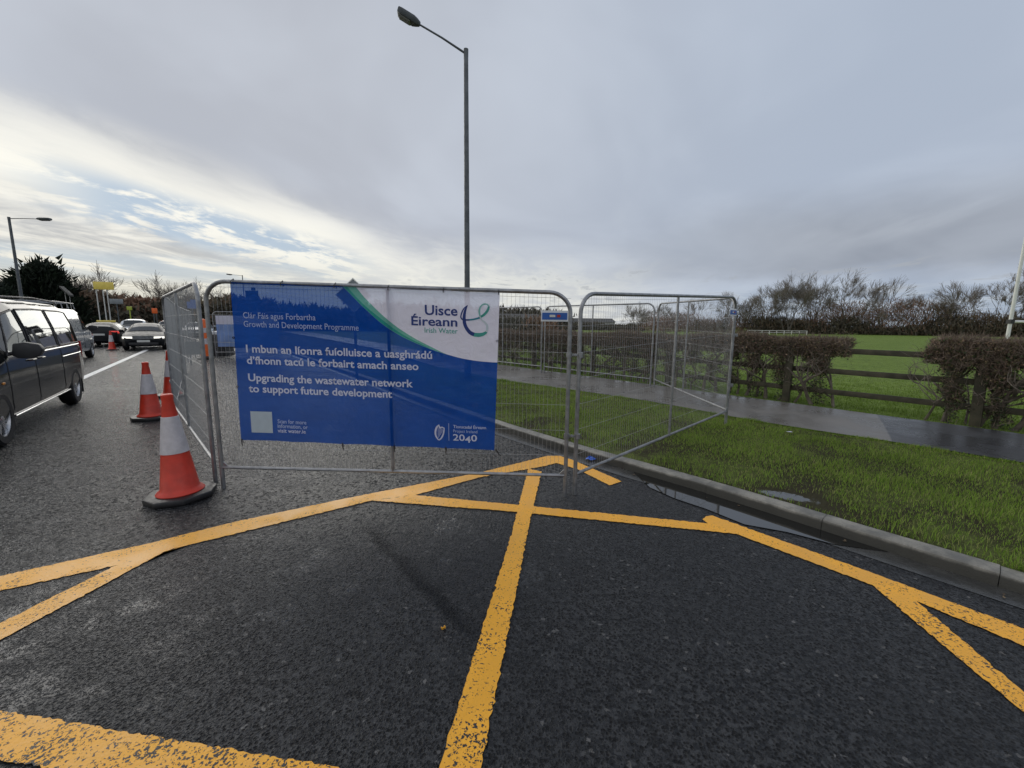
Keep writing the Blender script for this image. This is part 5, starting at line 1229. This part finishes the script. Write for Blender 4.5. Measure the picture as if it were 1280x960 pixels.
# evergreen behind the vans
def conifer(label, loc, h, w, seed, n=9000):
    rng = np.random.default_rng(seed); t = thing('conifer_tree', label, 'tree', loc, 0, 'dark evergreen trees on the left')
    k = rng.integers(0, 46, n); ca = rng.uniform(0, 6.28, 46); ch = rng.uniform(.06, 1.0, 46); cr = w*.5*(1-ch**1.6)*rng.uniform(.55, 1.0, 46)+.1
    cx, cy, cz = np.cos(ca)*cr, np.sin(ca)*cr, ch*h; s_ = (.16+.13*(1-ch))*w*.8
    P = np.stack([cx[k]+rng.normal(0, 1, n)*s_[k]*.5, cy[k]+rng.normal(0, 1, n)*s_[k]*.5, np.maximum(.2, cz[k]+rng.normal(0, 1, n)*s_[k]*.6)], 1)
    a = np.stack([P[:, 0], P[:, 1], np.abs(P[:, 0])*.5+1.2], 1)+rng.normal(0, .8, (n, 3)); a /= np.linalg.norm(a, axis=1)[:, None]; b = np.cross(a, rng.normal(0, 1, (n, 3))); b /= np.linalg.norm(b, axis=1)[:, None]; ss = rng.uniform(.3, .8, n)[:, None]
    V = np.stack([P-b*ss*.22, P+b*ss*.22, P+a*ss], 1).reshape(-1, 3); np_mesh('crown', V, np.arange(3*n).reshape(-1, 3), M['conifer'], t)
    MB().tube([(0, 0, 0), (0, 0, h*.7)], [.25, .08], 8).build('trunk', M['bark'], t)
conifer('broad dark evergreen tree behind the left street lamp', (-46.0, 41.0, 0), 5.9, 6.6, 61, 16000)
conifer('dark evergreen at the left edge above the dark van roof', (-45.0, 36.5, 0), 3.9, 4.6, 62)
# ------------------------------------------------------------------ clipped hedges
def hedge(label, path, height, width, seed, ntw, nlf, tap=1.0, end_round=True):
    P = catmull([Vector(p) for p in path], .2); rnd = random.Random(seed); o = P[0]; t = thing('hedge', label, 'hedge', (o.x, o.y, 0))
    cum = [0]
    for i in range(1, len(P)): cum.append(cum[-1]+(P[i]-P[i-1]).length)
    T = cum[-1]
    def at(s_):
        i = min(max(int(np.searchsorted(cum, s_)), 1), len(P)-1); f = (s_-cum[i-1])/(cum[i]-cum[i-1]+1e-9); d = (P[i]-P[i-1]).normalized(); return P[i-1].lerp(P[i], f)-o, Vector((-d.y, d.x)), d
    wood = MB(); s_ = .12
    def stem(p, d, ln, r, lv):
        pts = [p]; q = Vector(p); dd = Vector(d)
        for k in range(3):
            dd = (dd+Vector((rnd.gauss(0, .28), rnd.gauss(0, .28), rnd.gauss(0, .15)))).normalized(); q = q+dd*ln/3; q.z = min(max(q.z, .10), height*tap-.04); pts.append(Vector(q))
        wood.tube(pts, [r, r*.85, r*.7, r*.55], 6 if lv > 1 else 4, cap=False)
        if lv == 0: return
        for k in range(rnd.choice((2, 3, 3))):
            b_ = pts[rnd.choice((1, 2, 3, 3))]; ax = Vector((rnd.gauss(0, 1), rnd.gauss(0, 1), rnd.gauss(0, .6))).normalized(); stem(b_, (dd*.8+ax*.75+Vector((0, 0, .25))).normalized(), ln*rnd.uniform(.55, .85), r*rnd.uniform(.45, .7), lv-1)
    while s_ < T-.1:
        c, nn, d = at(s_); far = (c+o).length; p = c+nn*rnd.gauss(0, width*.10)
        stem(Vector((p.x, p.y, .08)), Vector((rnd.gauss(0, .12), rnd.gauss(0, .12), 1)).normalized(), height*rnd.uniform(.32, .5), rnd.uniform(.016, .042), 4 if far < 12 else 3); s_ += rnd.uniform(.13, .34) if far < 14 else rnd.uniform(.22, .4)
    wood.build('stems', M['hedgewood'], t)
    # twigs and leaves: thick in the clipped head, thin and clumped below
    rng = np.random.default_rng(seed)
    S_ = np.array(cum); PX = np.array([p.x-o.x for p in P]); PY = np.array([p.y-o.y for p in P])
    def fill(n, sh):
        out = []
        while sum(len(a) for a in out) < n:
            m_ = n; q = rng.uniform(0, T, m_); zf = rng.beta(*sh, m_); u = rng.uniform(-1, 1, m_)
            x = np.interp(q, S_, PX); y = np.interp(q, S_, PY); x2 = np.interp(q+.05, S_, PX); y2 = np.interp(q+.05, S_, PY); dx, dy = x2-x+1e-6, y2-y; l = np.hypot(dx, dy); dx, dy = dx/l, dy/l
            ht = height*(tap+(1-tap)*q/T)+.035*np.sin(q*2.3)+.02*np.sin(q*6.1)+rng.normal(0, .012, m_); z = .06+zf*(ht-.06)
            clump = np.cos(q*12.6+1.1*np.sin(q*2.2)+z*1.2)*1.0+.55*np.sin(z*11+q*5)+.3*np.sin(q*2.1+1.0)
            low = z < height*.66; keep = ~low | (clump > .12)
            zr = np.clip(z/(height*(tap+(1-tap)*q/T)), 0, 1); e1 = np.minimum(q, T-q)+.05*np.sin(z*14+u*3)+rng.normal(0, .03, m_); keep = (clump*.75+rng.normal(0, .38, m_) > np.where(zr > .74, -1.2, .62-.35*zr)) & (e1 > (1-zr)**1.3*.30+.08*np.abs(u)+.06*(zr > .93))
            wdt = width/2*(.58+.42*np.clip((zr-.25)/.45, 0, 1))*(1-.14*(zr > .95))*(1+.09*np.sin(q*4.7+z*6)+.05*np.sin(q*11+z*3)); endf = 1
            w_ = u*wdt*endf; arr = np.stack([x-dy*w_, y+dx*w_, z], 1)[keep]; out.append(arr)
        return np.concatenate(out)[:n]
    V, Fc = clumps(ntw, lambda r, n: fill(n, (2.3, 1.0)), .05, .17, .030, seed+1, .25); np_mesh('twigs', V, Fc, M['hedgetwig'], t)
    V, Fc = clumps(nlf, lambda r, n: fill(n, (4.2, 1.0)), .018, .042, .45, seed+2, 0); np_mesh('leaves', V, Fc, M['hedgeleaf'], t)
    V, Fc = clumps(int(nlf*.35), lambda r, n: fill(n, (1.5, 1.4)), .02, .045, .5, seed+3, 0); np_mesh('ivy', V, Fc, M['ivy'], t)
    return t
hedge('long clipped brown hedge along the footpath behind the fence panels', [(-4.4, 20.0), (-.45, 15.4), (2.63, 11.7), (4.08, 9.95), (4.80, 9.05), (5.42, 8.33), (6.22, 7.50)], 1.42, .64, 71, 150000, 80000, .885)
hedge('clipped brown hedge at the right edge beyond the gap of open rails', [(6.78, 6.76), (7.22, 6.10), (7.68, 5.42), (8.55, 4.15), (9.7, 2.1)], 1.40, .68, 81, 85000, 46000)
# ------------------------------------------------------------------ far buildings
def shed(label, x, y, rz, w, d, h, rh, wall, cat='building', windows=3, name='building'):
    t = thing(name, label, cat, (x, y, 0), rz)
    MB().box((0, 0, h/2), (w, d, h)).build('wall', wall, t)
    MB().add([(-w/2-.3, -d/2-.3, h), (w/2+.3, -d/2-.3, h), (w/2+.3, d/2+.3, h), (-w/2-.3, d/2+.3, h), (-w/2-.3, 0, h+rh), (w/2+.3, 0, h+rh)], [(0, 1, 5, 4), (2, 3, 4, 5), (0, 4, 3), (1, 2, 5), (0, 3, 2, 1)]).build('roof', M['roof'], t, smooth=False)
    for k in range(windows): MB().box((-w/2+w*(k+.5)/windows, -d/2-.02, h*.58), (w/windows*.4, .06, h*.32)).build('window', M['glassdark'], t)
    return t
shed('long low pale shed far across the field, seen through the fence', 22.5, 122, .1, 13, 7, 2.4, 1.1, M['render'], windows=5)
shed('dark roofed house showing above the hedge right of the banner', .8, 62, .1, 5.5, 7, 1.9, 1.2, M['render'], 'house', 3, 'house')
